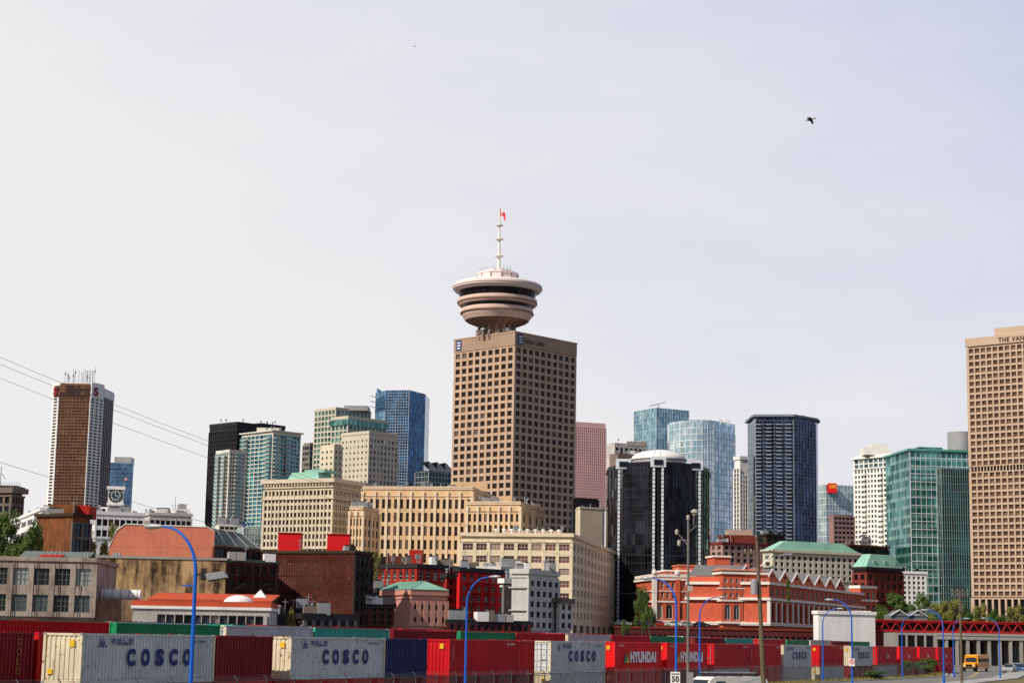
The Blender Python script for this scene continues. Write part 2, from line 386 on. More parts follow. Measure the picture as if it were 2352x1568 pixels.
mx=XY(1146,600,d+16);mast=wall('mast_cream',(.75,.72,.65),var=.05,streak=.1)
def mz(v):return Z(1146,v,d+16)
mg=Geo();M3=Vector((mx.x,mx.y,0))
mg.tube([M3+Vector((0,0,mz(v))) for v in(625,590,548,516,482)],[.8,.6,.45,.34,.14],mast,12)
for v,r in((588,1.9),(549,1.75),(517,1.5)):
    mg.lathe(M3,[(.4,mz(v+4)),(r*.75,mz(v+2.4)),(r,mz(v+1.2)),(r,mz(v)),(.4,mz(v-.3))],mast,20)
B.g['mast']=mg
RED=paint('flag_red',(.72,.012,.015));WP=paint('sign_white',(.78,.78,.76),fade=.05)
fg=B.G('flag');b0=M3+Vector((.15,0,mz(496)))
for i in range(8):
    x0,x1=i*.3,(i+1)*.3;w=lambda x:Vector((x,.25*math.sin(x*4)-x*.3,-x*.95));m=RED if i in(0,1,6,7) else WP
    A0=b0+w(x0);A1=b0+w(x1);H1=Vector((-.3,0,3.4))
    fg.face([A0,A1,A1+H1,A0+H1],m)
    if i in(3,4):
        cc=(A0+A1)/2+Vector((-.15,-.06,1.7));fg.face([cc+Vector((-.16,0,-.6)),cc+Vector((.16,0,-.6)),cc+Vector((.3,0,.3)),cc+Vector((0,0,.8)),cc+Vector((-.3,0,.3))],RED)
for i in range(18):
    a=random.uniform(0,6.28);r=random.uniform(20,46)*q;p=c3+Vector((math.cos(a)*r,math.sin(a)*r,mz(632)));B.G('antenna#%d'%i).tube([p,p+Vector((0,0,random.uniform(1.5,4)))],.09,STL,4)
for i in range(16):
    a=random.uniform(3.2,6.2);p=c3+Vector((math.cos(a)*47*q,math.sin(a)*47*q,B.z1));p2=p+Vector((0,0,random.uniform(1.2,3.5)));g=B.G('roof_dish#%d'%i)
    g.tube([p,p2],.1,STL,4)
    if i%2:g.lathe(p2,[(.1,-.3),(.8,-.1),(1,.5)],WHT,10)
    else:g.cbox(p2-Vector((0,0,1.0)),.4,.3,1.3,STL)
eR=(pts[2]-pts[1]).normalized();nR=Vector((eR.y,-eR.x));eL=(pts[1]-pts[0]).normalized();nL=Vector((eL.y,-eL.x))
NAVY=paint('logo_navy',(.02,.05,.16),fade=.05)
for k0,(pp,e,n) in enumerate(((pts[1]+eR*.9,eR,nR),(pts[0]+eL*.8,eL,nL))):
    o=Vector((pp.x,pp.y,0))+Vector((n.x,n.y,0))*.62+Vector((0,0,B.z1-4.3));E3=Vector((e.x,e.y,0));N3=Vector((n.x,n.y,0));g=B.G('logo_panel#%d'%k0)
    g.box(o,E3*3.1,N3*.2,(0,0,4.2),NAVY)
    for k in range(3):
        g.box(o+E3*(.5)+N3*.2+Vector((0,0,.6+k*1.15)),E3*1.9,N3*.06,Vector((E3.x*.4,E3.y*.4,.5)),WP)
B.finish()
pp=pts[1]+eR*4.6+nR*.68;text('Harbour Centre',B.root,Vector((pp.x,pp.y,B.z1-3.6))-B.o,math.atan2(eR.y,eR.x),12.5,2.4,BLK,.02)
# ============ LEFT TOWERS
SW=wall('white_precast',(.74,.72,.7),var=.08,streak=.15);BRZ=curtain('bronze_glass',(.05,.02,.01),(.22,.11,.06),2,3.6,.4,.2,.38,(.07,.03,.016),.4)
d=1000;z1=Z(180,884,d)
pts=[XY(124,890,1006),XY(137,890,1002),XY(209,890,1000),XY(238,890,1010),XY(262,890,1030)];pts+=[pts[4]+Vector((-6,16)),pts[0]+Vector((8,26))]
B=bl('bank_tower','White and bronze glass bank tower with chamfered corners','tower',pts,GZ,z1);B.core(BRZ,ROOF)
DKB=wall('dark_bronze_panels',(.06,.045,.045),rough=.6)
for i,nx,wm,st,pw,sh in((0,1,SW,'k',.4,.42),(2,3,SW,'k',.38,.45)):
    a,b=pts[i],pts[i+1];B.fac(a,b,Z(180,1240,d),Z(180,912,d),nx,46,pw,sh,.35,wm,st)
B.fac(pts[3],pts[4],Z(180,1240,d),Z(180,905,d),5,46,.25,.4,.2,DKB,'k')
B.fac(pts[1],pts[2],Z(180,1240,d),Z(180,912,d),9,46,.14,.34,.3,wall('bronze_spandrel',(.19,.095,.058)),None)
for i in(0,2,3):
    a,b=pts[i],pts[i+1];e=(b-a).normalized();n=Vector((e.y,-e.x));zz=Z(180,912 if i<3 else 905,d)
    B.G('sign_panel#%d'%i).box(Vector((a.x,a.y,zz))+Vector((n.x,n.y,0))*-.2-Vector((e.x,e.y,0))*(1.5 if i==0 else 0),Vector((b.x-a.x+(3 if i==0 else 0),b.y-a.y,0)),Vector((n.x,n.y,0))*.7,(0,0,Z(180,877 if i<3 else 887,d)-zz),SW)
B.G('top_band').box(Vector((pts[1].x+.3,pts[1].y-.35,Z(180,900,d))),Vector((pts[2].x-pts[1].x-.6,-.02,0)),(0,.3,0),(0,0,Z(180,882,d)-Z(180,900,d)+.6),MC['bronze_spandrel'])
rbox(B,150,225,879,d+12,18,SW)
whips(B,148,160,879,850,d+14,4,r=.14);whips(B,160,222,879,842,d+14,12,r=.14)
p=P(205,879,d+14);g=B.G('antenna_lattice')
for k in range(3):
    for j in range(2):g.tube([p+Vector((k*1.6-1.6,j*1.6,-1)),p+Vector((k*1.6-1.6,j*1.6,7))],.12,STL,4)
for z_ in(0,2,4,6):g.tube([p+Vector((-1.6,0,z_)),p+Vector((1.6,0,z_+1.5))],.1,STL,4)
B.finish();DR=paint('logo_red',(.2,.006,.01))
a,b=pts[2],pts[3];e=(b-a).normalized();n=Vector((e.y,-e.x));pp=a+e*1.8+n*.55
text('S',B.root,Vector((pp.x,pp.y,Z(180,907,d)))-B.o,math.atan2(e.y,e.x),4.3,4.9,DR,.06,'logo')
a,b=pts[0],pts[1];e=(b-a).normalized();n=Vector((e.y,-e.x));pp=a+e*.6+n*.62
text('S',B.root,Vector((pp.x,pp.y,Z(180,907,d)))-B.o,math.atan2(e.y,e.x),3.6,4.9,DR,.06,'logo')
GBl=curtain('glass_blue',(.05,.12,.22),(.16,.3,.48),2,3.4,.3,.3,.2,(.16,.26,.38),.3)
MLP=wall('mullion_pale',(.4,.45,.5))
B=quick('glass_tower','Slim distant blue glass tower with pale cap','tower',fr(252,307,1060,1500,30,14),280,1062,1500,GBl,[(0,1066,1200,8,30,.06,.14,.1,None,wall('mullion_blue',(.08,.16,.25),rough=.4))],fin=False)
rbox(B,263,301,1049,1512,14,STL);B.finish()
d=900;B=bl('clock_tower','White clock tower with dark round clock face','tower',fr(249,284,1120,d,7,8),GZ,Z(265,1118,d));B.core(WHT)
B.band(B.z1-1.2,1.6,.7,WHT);B.band(Z(265,1160,d),1,.5,WHT,part='string_course')
cc=(B.pts[1]+B.pts[0])/2;e=(B.pts[1]-B.pts[0]).normalized();n=Vector((e.y,-e.x));R=3.4;zc=Z(265,1137,d)
def disc(g,c,e,n,z,r0,r1,m,o):
    for k in range(28):
        a0,a1=2*math.pi*k/28,2*math.pi*(k+1)/28
        f=lambda r,a:Vector((c.x+n.x*o+e.x*r*math.cos(a),c.y+n.y*o+e.y*r*math.cos(a),z+r*math.sin(a)))
        g.face([f(r0,a0),f(r1,a0),f(r1,a1),f(r0,a1)] if r0>0 else [f(0,0),f(r1,a0),f(r1,a1)],m)
CL=wall('clock_face',(.03,.07,.08),rough=.4)
disc(B.G('clock_face'),cc,e,n,zc,0,R*.84,CL,.25);disc(B.G('clock_rim'),cc,e,n,zc,R*.84,R,DK,.3);disc(B.G('clock_face'),cc,e,n,zc,R*.55,R*.6,WP,.28)
for k in range(12):
    a=k*math.pi/6;p=Vector((cc.x+n.x*.33+e.x*R*.72*math.cos(a),cc.y+n.y*.33+e.y*R*.72*math.cos(a),zc+R*.72*math.sin(a)));B.G('clock_face').cbox(p-Vector((0,0,.25)),.35,.08,.5,WP,math.atan2(e.y,e.x))
E3=Vector((e.x,e.y,0));N3=Vector((n.x,n.y,0));B.G('clock_hand#1').tube([Vector((cc.x,cc.y,zc))+N3*.4,Vector((cc.x,cc.y,zc+2.4))+N3*.4],.13,WP,4)
B.G('clock_hand#2').tube([Vector((cc.x,cc.y,zc))+N3*.4,Vector((cc.x,cc.y,zc-.8))+E3*1.3+N3*.4],.16,WP,4)
p=Vector((cc.x+3,cc.y+4,B.z1));B.G('flagpole').tube([p,p+Vector((0,0,5.5))],.1,STL,5)
for i in range(3):
    B.G('flag').face([p+Vector((i*.5,0,3.9)),p+Vector((i*.5+.5,.1,3.8)),p+Vector((i*.5+.5,.1,5.0)),p+Vector((i*.5,0,5.1))],RED if i!=1 else WP)
B.finish()
GS=wall('grey_stone',(.15,.12,.1))
B=quick('heritage_building','Dark stone heritage office block with heavy cornice','building',bx(-90,28,52,1122,560,62),28,1122,560,GS,[(0,1138,1260,8,6,.35,.3,.5,'k'),(1,1138,1260,4,6,.35,.3,.5,'k')],par=(1.3,1.3,GS),fin=False)
B.band(Z(28,1140,560),.5,.7,GS,part='string_course');rbox(B,-20,40,1114,566,10,DK)
for i in range(8):
    p=P(2+i*6,1122,564);B.G('antenna#%d'%i).tube([p,p+Vector((0,0,2.2))],.08,STL,4)
p=P(0,1122,570);g=B.G('antenna_mast');g.tube([p,p+Vector((0,0,7))],.12,STL,4);g.tube([p+Vector((0,0,5)),p+Vector((1.6,0,3))],.1,STL,4);B.finish()
DT=curtain('dark_tower_glass',(.008,.007,.01),(.03,.025,.028),1.6,3.7,.3,.25,.4,(.012,.01,.012),.3);DM=wall('dark_anodised',(.022,.02,.022),rough=.6)
for (a_,b_,c_,v_,d_) in((555,598,655,976,1090),(482,545,600,973,1040)):
    B=quick('dark_office_tower','Black steel and glass office tower','tower',bx(a_,b_,c_,v_,d_,47),b_,v_-4,d_,DT,[(0,v_+14,1200,14,22,.22,.25,.35,None,DM),(1,v_+14,1200,14,22,.22,.25,.35,None,DM)],par=(1.5,.2,DM),fin=False)
    whips(B,a_+20,c_-15,v_,v_-12,d_+10,5);B.finish()
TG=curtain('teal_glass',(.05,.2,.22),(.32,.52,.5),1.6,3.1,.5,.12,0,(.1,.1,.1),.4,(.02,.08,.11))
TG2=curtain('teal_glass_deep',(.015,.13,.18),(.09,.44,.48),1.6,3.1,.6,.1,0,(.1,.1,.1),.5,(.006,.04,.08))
CW=wall('condo_cream',(.64,.61,.54),var=.08,streak=.15)
def condo(name,label,pts,u,v,d,gm,nz,nL,nR,vb,wm=CW,dep=.5,balL=None,balR=None,pw=.12,sh=.24,group=None,cat='tower'):
    B=Bld(name,label,cat,pts,GZ,Z(u,v,d),group);B.core(gm,ROOF);zb=Z(u,vb,d);zt=B.z1-.5
    B.fac(pts[0],pts[1],zb,zt,nL,nz,pw,sh,dep,wm,None);B.fac(pts[1],pts[2],zb,zt,nR,nz,pw,sh,dep,wm,None)
    B.band(B.z1-.6,1.4,dep+.1,wm)
    for bal,a,b in((balL,pts[0],pts[1]),(balR,pts[1],pts[2])):
        if not bal:continue
        e=(b-a);L=e.length;e.normalize();n=Vector((e.y,-e.x));h=(zt-zb)/nz
        for(s0,s1) in bal:
            for j in range(nz):
                o=Vector((a.x,a.y,zb+j*h))+Vector((e.x,e.y,0))*(s0*L)+Vector((n.x,n.y,0))*(dep-.1);g=B.G('balcony#%d'%len(B.g))
                g.box(o,Vector((e.x,e.y,0))*((s1-s0)*L),Vector((n.x,n.y,0))*1.7,(0,0,.25),wm)
                g.box(o+Vector((0,0,.25))+Vector((n.x,n.y,0))*1.6,Vector((e.x,e.y,0))*((s1-s0)*L),Vector((n.x,n.y,0))*.05,(0,0,1.0),MC['teal_glass'])
    return B
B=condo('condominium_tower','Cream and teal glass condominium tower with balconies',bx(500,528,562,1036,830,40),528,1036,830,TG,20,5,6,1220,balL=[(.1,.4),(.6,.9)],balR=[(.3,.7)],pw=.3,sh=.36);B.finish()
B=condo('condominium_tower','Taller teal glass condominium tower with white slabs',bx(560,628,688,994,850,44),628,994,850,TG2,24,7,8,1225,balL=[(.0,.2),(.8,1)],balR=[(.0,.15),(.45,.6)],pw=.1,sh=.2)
rbox(B,590,640,982,866,9,CW);B.band(B.z1+.8,.5,1.6,CW,part='roof_canopy');whips(B,600,680,994,975,860,6);B.finish()
BG=wall('beige_precast',(.52,.47,.38),var=.08,streak=.15);GG=curtain('green_glass',(.04,.16,.14),(.2,.4,.34),1.6,3.4,.55,.12,0,(.1,.1,.1),.4,(.02,.07,.07))
B=condo('office_block','Beige and green glass stepped office tower',bx(725,772,850,936,1010,46),772,938,1010,GG,24,6,9,1240,BG,pw=.26,sh=.3)
rbox(B,790,846,931,1016,16,MC['grey_panels']);B.finish()
B=condo('office_block','Green glass and beige office tower with glazed crown',bx(764,800,886,956,960,46),800,958,960,GG,20,4,10,1240,BG,pw=.2,sh=.25);B.band(B.z1-4,3,1.0,MC['green_glass'],part='glazed_crown');B.finish()
B=quick('hotel_building','Pale beige hotel block with small square windows','building',bx(785,848,914,994,900,46),848,990,900,BG,[(0,1004,1180,7,13,.62,.62,.3,'t'),(1,1004,1180,8,13,.45,.4,.4,'t')],par=(1.2,.3,BG));
B=quick('hotel_building','Low cream hotel wing with stepped top','building',bx(738,768,786,1020,880,46),768,1020,880,wall('cream_render',(.64,.56,.42),var=.08),[(0,1030,1180,3,11,.6,.6,.3,'t'),(1,1030,1180,2,11,.6,.6,.3,'t')])
B=quick('office_block','Narrow grey-brown office block','building',bx(697,712,740,1018,1060,46),712,1016,1060,wall('taupe_panels',(.25,.22,.2)),[(0,1022,1200,3,14,.2,.4,.4,'d'),(1,1022,1200,4,14,.2,.4,.4,'d')])
GB2=curtain('glass_deep_blue',(.006,.035,.095),(.05,.2,.4),1.5,3.3,.75,.08,.25,(.03,.11,.2),.6,(.004,.014,.035));GB3=curtain('glass_sky_blue',(.12,.28,.4),(.3,.5,.62),1.5,3.3,.8,.06,.2,(.1,.2,.28),.4,(.03,.09,.15))
d=1250;pts=[XY(864,895,1262),XY(887,895,1250),XY(940,895,1246),XY(977,895,1266)];pts+=[pts[3]+Vector((2,26)),pts[0]+Vector((2,26))]
B=bl('skyscraper','Tall blue glass skyscraper with pointed corner fin','tower',pts,GZ,Z(930,897,d))
g=B.G('curtain_wall');u=0
for i,(m) in enumerate((GB3,GB2,GB2,GB2,GB2,GB2)):
    a,b=pts[i],pts[(i+1)%6];g.quadw(a,b,GZ,B.z1,m,u);u+=(b-a).length
g.face([(p.x,p.y,B.z1) for p in pts],ROOF)
ML=MC['mullion_blue']
B.fac(pts[1],pts[2],Z(900,1200,d),B.z1,9,46,.1,.12,.2,MLP,None);B.fac(pts[0],pts[1],Z(900,1200,d),B.z1,3,46,.1,.08,.2,ML,None);B.fac(pts[2],pts[3],Z(900,1200,d),B.z1,8,46,.08,.1,.15,ML,None)
a,b=pts[1],pts[2];e=(b-a).normalized();L=(b-a).length
for j in range(40):
    z=Z(900,1190,d)+j*(B.z1-Z(900,1190,d)-6)/40
    for s0 in(.42,.8):B.G('balcony#%d'%len(B.g)).box((a.x+e.x*L*s0,a.y-.2,z),(L*.16,0,0),(0,-1.6,0),(0,0,.9),SW)
A=Vector((pts[0].x-.5,pts[0].y-.3,B.z1-14));T=Vector((pts[0].x+.6,pts[0].y,Z(866,885,d)));D=Vector((pts[1].x,pts[1].y-.3,B.z1-14));D2=Vector((pts[1].x,pts[1].y,Z(885,904,d)))
B.G('corner_fin').face([A,D,D2,T],GB2,[(0,0),(7,0),(7,14),(0,17)]);B.G('corner_fin').face([T,D2,D+Vector((0,1,0)),A+Vector((0,1,0))],GB2)
for v in(912,924,936):
    p=P(864,v,1258);B.G('outrigger#%d'%v).tube([p,p+Vector((-4,-1,.8))],.25,ML,5)
B.finish()
B=quick('glass_pavilion','Dark teal glass block with angular roofline','building',bx(955,985,1042,1075,870,40),985,1080,870,curtain('glass_dark_teal',(.015,.045,.055),(.07,.15,.17),2,3,.6,.12,0,(0,0,0),.5),[(0,1082,1130,4,4,.1,.15,.3,None,STL),(1,1082,1130,8,4,.1,.15,.3,None,STL)],fin=False)
p=B.pts;z=B.z1
for i in range(3):
    a=p[1]+(p[2]-p[1])*(i/3);b=p[1]+(p[2]-p[1])*((i+1)/3);g=B.G('roof#%d'%i);g.face([(a.x,a.y,z),(b.x,b.y,z),(b.x,b.y,z+1),(a.x,a.y,z+4.5)],STL);g.face([(a.x,a.y,z+4.5),(b.x,b.y,z+1),(b.x-4,b.y+8,z+1),(a.x-4,a.y+8,z+4.5)],MC['glass_dark_teal'])
B.finish()
PK=wall('pink_granite',(.62,.39,.38),var=.06,streak=.1)
B=quick('pink_office_tower','Pink granite office tower with fine window grid','tower',bx(1290,1322,1391,972,900,22),1322,968,900,PK,[],fin=False)
pp=pane('glass_rose',(.14,.06,.07),(.28,.16,.17),(.4,.28,.27),.5,.2,metal=.1);STY['r']=(pp,None,1,1,0)
B.fac(B.pts[1],B.pts[2],Z(1322,1170,900),Z(1322,979,900),15,30,.48,.45,.4,PK,'r');B.finish()
B=quick('office_block','White and pale pink stepped office block','building',bx(1392,1412,1486,1018,1120,30),1412,1016,1120,wall('pale_stone',(.54,.5,.47)),[(1,1024,1120,7,8,.3,.45,.4,'d')],fin=False)
rbox(B,1440,1486,1024,1110,4,MC['taupe_panels']);whips(B,1400,1480,1016,1005,1125,5);B.finish()
B=quick('office_block','Low brown office block with dark strip windows','building',bx(1400,1420,1492,1040,1000,30),1420,1040,1000,MC['brown_panels'],[(1,1046,1120,7,5,.1,.5,.4,'k')],cl=4)
B=quick('plant_room','Black louvred plant room block','building',bx(1312,1318,1374,1142,690,22),1318,1142,690,BLK,[(1,1146,1170,10,2,.2,.2,.3,None,DM)])
d=600;CR=wall('cream_stucco',(.62,.53,.41),var=.08,streak=.3);pts=[XY(1325,1170,d),XY(1333,1170,d-6),XY(1384,1170,d-2),XY(1389,1170,d+3)];pts+=[pts[3]+Vector((0,12)),pts[0]+Vector((0,12))]
B=bl('stair_tower','Blank cream stucco stair tower with rounded corners','tower',pts,GZ,Z(1350,1168,d));B.core(CR);B.band(B.z1-.3,.6,.15,CR);whips(B,1330,1380,1168,1155,d+3,3);B.finish()
d=1250;GA=curtain('glass_aqua',(.13,.33,.4),(.42,.64,.68),2,3.6,.7,.08,0,(0,0,0),.45,(.05,.15,.22))
B=quick('glass_tower','Aqua glass office tower with rooftop crane','tower',bx(1457,1508,1582,940,d,30),1508,936,d,GA,[(0,936,1100,9,16,.07,.1,.25,None,MLP),(1,936,1100,12,16,.07,.1,.25,None,MLP)],fin=False)
p=P(1512,936,d+8);g=B.G('crane');g.tube([p,p+Vector((0,0,3))],.4,STL,5);g.tube([p+Vector((-6,0,1)),p+Vector((5,0,4))],.3,STL,5);B.finish()
d=1000;GP=curtain('glass_pale',(.28,.46,.52),(.68,.82,.85),1.8,3.6,.6,.08,0,(0,0,0),.35,(.14,.3,.38))
pts=[]
for i in range(13):
    t=i/12;u=1538+150*t;pts.append(XY(u,975,d+26*(1-math.sin(math.pi*(.12+.80*t)))))
pts.append(pts[-1]+Vector((2,14)));pts.append(pts[0]+Vector((0,14)))
B=bl('curved_glass_tower','Pale glass office tower with curved front','tower',pts,GZ,Z(1640,964,d));B.core(GP,STL)
MPl=wall('mullion_white',(.62,.66,.68),streak=.1)
for i in range(12):B.fac(pts[i],pts[i+1],Z(1640,1240,d),B.z1-1 if i<8 else B.z1-6,2,19 if i<8 else 18,.04,.13,.2,MPl,None)
B.finish();a=XY(1653,980,d+1.5);text('Bell',B.root,Vector((a.x,a.y,Z(1655,976,d)))-B.o,.25,6.2,3.4,WP,.05)
d=540;GK=curtain('glass_black_wall',(.004,.0045,.006),(.04,.047,.06),1.5,3.4,.65,.07,0,(0,0,0),.4,(.002,.002,.003),.05);  # lighter second colour paints reflection blotches onto the black glass
pts=[XY(1393,1075,572),XY(1398,1075,556),XY(1432,1075,541),XY(1512,1075,533),XY(1597,1075,541),XY(1628,1075,556),XY(1632,1075,575)];pts+=[pts[6]+Vector((-8,14)),pts[0]+Vector((8,14))]
B=bl('black_glass_building','Black glass office building with white dome and silver stripes','building',pts,GZ,Z(1512,1068,d));B.core(GK,ROOF)
SIL=wall('silver_panels',(.56,.6,.65),rough=.6,metal=0,var=.06,streak=.1)
for i,nx,nz in((1,5,22),(2,11,22),(3,11,22),(4,5,22)):
    B.fac(pts[i],pts[i+1],GZ,B.z1,nx,nz,.1,.06,.12,DM,None)
for i in(2,3,4):
    p=pts[i]
    for sx in(-1.6,.95):
        g=B.G('silver_stripe#%d%s'%(i,sx))
        for j in range(44):
            z=GZ+j*(B.z1-GZ)/44;g.cbox((p.x+sx+.3,p.y-.1,z),.62,.9,(B.z1-GZ)/44*.8,SIL)
B.band(B.z1-.4,1.0,.2,BLK,part='parapet')
for i in(2,3,4):
    p=pts[i];B.G('silver_cap#%d'%i).cbox((p.x,p.y+.2,B.z1-1.2),4.4,2.0,3.0,SIL);B.G('cap_glazing#%d'%i).cbox((p.x,p.y-.9,B.z1-.6),2.6,.4,1.5,GK)
c=XY(1513,1060,560);R=62*560/FOC;zb=Z(1513,1057,560)
B.G('dome').lathe((c.x,c.y,0),[(R,B.z1-1),(R,zb)],STL,40);hd=Z(1513,1036,560)-zb
B.G('dome').lathe((c.x,c.y,0),[(R+.4,zb),(R+.4,zb+.4)]+[(R*math.cos(t),zb+.4+hd*math.sin(t)) for t in[i*math.pi/18 for i in range(10)]],WHT,40)
for k in range(24):
    a=k*math.pi/12;B.G('dome').tube([(c.x+R*math.cos(a)*math.cos(t),c.y+R*math.sin(a)*math.cos(t),zb+.45+hd*math.sin(t)) for t in[i*math.pi/12 for i in range(6)]],.08,STL,4)
B.finish()
B=quick('office_block','White framed office block with black glass','building',bx(1687,1700,1732,1050,900,25),1700,1048,900,WHT,[(0,1075,1220,2,14,.3,.1,.6,'k'),(1,1090,1220,6,12,.35,.25,.6,'k')],par=(1.4,.5,WHT));
d=850;GN=curtain('glass_navy',(.006,.012,.028),(.06,.1,.18),1.5,3.1,.65,.1,0,(0,0,0),.5,(.003,.005,.011));NW=wall('grey_blue_slab',(.2,.23,.28),var=.1)
pts=[XY(1730,965,d+6),XY(1736,965,d),XY(1822,965,d-3),XY(1872,965,d+10),XY(1878,965,d+18)];pts+=[pts[4]+Vector((0,16)),pts[0]+Vector((0,20))]
B=bl('condominium_tower','Dark navy glass condominium tower with pale balconies','tower',pts,GZ,Z(1800,957,d));B.core(GN,ROOF)
for i,nx in((1,10),(2,7)):B.fac(pts[i],pts[i+1],Z(1800,1260,d),Z(1800,966,d),nx,34,.06,.14,.3,NW,None)
for s in(.0,.27,.55,.8):
    a,b=pts[1],pts[2];p=a+(b-a)*s;w=(b-a).length*.13
    for j in range(33):
        z=Z(1800,1255,d)+j*(Z(1800,968,d)-Z(1800,1255,d))/33;g=B.G('balcony#%d'%len(B.g));g.box((p.x,p.y-.2,z),(w,-.1,0),(0,-1.5,0),(0,0,.22),MPl);g.box((p.x,p.y-1.6,z+.22),(w,-.1,0),(0,-.06,0),(0,0,.9),GN)
B.band(B.z1-.2,1.0,1.2,NW,part='roof_canopy');rbox(B,1755,1850,953,d+6,10,NW);B.finish()
d=1150;B=quick('glass_office_block','Pale blue-green glass office block with red and yellow sign','building',bx(1880,1897,1960,1114,d,20),1897,1112,d,curtain('glass_mist',(.2,.3,.32),(.44,.55,.55),2,3.6,.5,.12,0,(0,0,0),.35,(.1,.17,.2)),[(0,1114,1260,3,10,.08,.12,.2,None,MPl),(1,1114,1260,9,10,.08,.12,.2,None,MPl)],fin=False)
pp=fr(1903,1922,1110,d-3,3);z=Z(1910,1131,d-3);B.G('sign_panel').prism(pp,z,Z(1910,1109,d-3),RED);B.finish()
YL=paint('sign_yellow',(.8,.55,.05));text('CIBC',B.root,Vector((pp[0].x+.5,pp[0].y-.05,z+3.0))-B.o,0,4.4,2.0,YL,.03)
B=quick('office_block','Brown-pink stepped office block with strip windows','building',bx(1903,1915,1960,1183,800,20),1915,1180,800,wall('mauve_panels',(.27,.17,.16)),[(1,1184,1260,5,7,.08,.5,.5,'k')])
d=800;WC=wall('white_condo',(.76,.74,.69),var=.06,streak=.1);pts=bx(1963,2052,2118,1040,d,38)
B=bl('condominium_tower','White condominium tower with green glazed upper floors','tower',pts,GZ,Z(2052,1040,d));B.core(WC,ROOF)
B.fac(pts[0],pts[1],Z(2052,1400,d),Z(2052,1072,d),12,28,.42,.42,.45,WC,'t');B.fac(pts[1],pts[2],Z(2052,1400,d),Z(2052,1072,d),9,28,.42,.42,.45,WC,'t')
B.fac(pts[0],pts[1],Z(2052,1071,d),Z(2052,1048,d),8,2,.2,.2,.4,WC,'t');B.fac(pts[1],pts[2],Z(2052,1071,d),Z(2052,1048,d),6,2,.2,.2,.4,WC,'t')
B.band(Z(2052,1048,d),.7,1.3,WC);B.band(Z(2052,1072,d),.5,.9,WC,part='string_course');rbox(B,1985,2045,1026,d+8,12,WC);rbox(B,2003,2040,1018,d+10,8,WC);rbox(B,2060,2125,1036,d+18,9,WC)
for j in range(27):
    z=Z(2052,1398,d)+j*(Z(2052,1075,d)-Z(2052,1398,d))/27
    for s in(.2,.62):
        p=pts[0]+(pts[1]-pts[0])*s;e=(pts[1]-pts[0]).normalized();n=Vector((e.y,-e.x));B.G('balcony#%d'%len(B.g)).box((p.x+n.x*.3,p.y+n.y*.3,z),(e.x*2.8,e.y*2.8,0),(n.x*1.4,n.y*1.4,0),(0,0,.95),WC)
B.finish()
d=690;GE=curtain('glass_emerald',(.02,.12,.11),(.13,.38,.33),1.5,3.6,.6,.1,.35,(.22,.42,.37),.5,(.006,.05,.05));GE2=curtain('glass_bottle',(.005,.025,.028),(.02,.1,.09),1.5,3.6,.7,.08,0,(0,0,0),.5,(.003,.012,.014))
pts=fr(2090,2232,1035,d,30,6);B=bl('green_glass_building','Green glass office building with round grey rooftop drum','building',pts,GZ,Z(2160,1034,d));B.core(GE,ROOF)
B.fac(pts[0],pts[1],Z(2160,1400,d),B.z1,12,20,.04,.08,.2,MPl,None)
B.band(B.z1-.3,.8,.8,wall('green_metal',(.1,.3,.26)))
c=XY(2204,1010,d+14);B.G('rooftop_drum').lathe((c.x,c.y,0),[(4.6,B.z1-.5),(4.6,Z(2204,993,d+14)),(0,Z(2204,992.5,d+14))],MC['grey_panels'],32)
p4=fr(2110,2165,1024,d+8,9,6);B.G('rooftop_plant').prism(p4,B.z1,Z(2130,1026,d+8),GE);B.finish()
MG2=wall('mullion_grey_green',(.3,.4,.36))
pts=bx(2153,2162,2236,1078,d-22,8);B=bl('dark_glass_building','Dark bottle-green glass block with white mullions','building',pts,GZ,Z(2170,1075,d-22));B.core(GE2,ROOF)
B.fac(pts[1],pts[2],Z(2170,1400,d),B.z1,14,18,.07,.02,.15,MG2,None);B.fac(pts[0],pts[1],Z(2170,1400,d),B.z1,2,18,.05,.03,.1,MG2,None);B.finish()
d=560;RB=wall('brown_aggregate',(.47,.345,.255),var=.08,streak=.15);pts=bx(2225,2480,2560,778,d,50)
pane('glass_clay',(.06,.03,.02),(.11,.06,.04),(.18,.12,.08),.5,.2,metal=0,rough=.4);STY['c']=(MC['glass_clay'],wall('clay_mullion',(.2,.12,.09)),2,1,.14)
a=pts[0];yb=a.y;zt=Z(2222,781,a.y)
B=bl('brown_office_tower','Tall tan precast office tower with deep window grid','tower',pts,GZ,zt);B.core(RB,ROOF)
B.fac(pts[0],pts[1],Z(2225,1370,yb),Z(2225,1084,yb),18,19,.24,.32,.7,RB,'c');B.fac(pts[0],pts[1],Z(2225,1072,yb),Z(2225,800,yb),18,18,.24,.32,.7,RB,'c')
B.fac(pts[0],pts[1],Z(2225,1084,yb),Z(2225,1072,yb),34,1,.3,.1,.5,RB,'k');B.band(Z(2225,797,yb),zt-Z(2225,797,yb)+.4,.9,RB,part='parapet')
B.fac(pts[0],pts[1],GZ,Z(2225,1372,yb),17,2,.3,.1,.9,RB,'k')
B.G('rooftop_plant').prism([pts[0]+(pts[1]-pts[0])*s+Vector((.0,1.2))+o for s,o in((.25,Vector((0,0))),(.9,Vector((0,0))),(.9,Vector((8,9))),(.25,Vector((8,9))))],B.z1,B.z1+3.2,RB,ROOF)
B.clutter(4,2);B.finish();e=(pts[1]-pts[0]).normalized();n=Vector((e.y,-e.x));pp=pts[0]+e*10.6+n*1.0
text('THE VANCOUVER SUN',B.root,Vector((pp.x,pp.y,B.z1-1.9))-B.o,math.atan2(e.y,e.x),22,1.6,wall('sign_dark_brown',(.05,.015,.012)),.02)
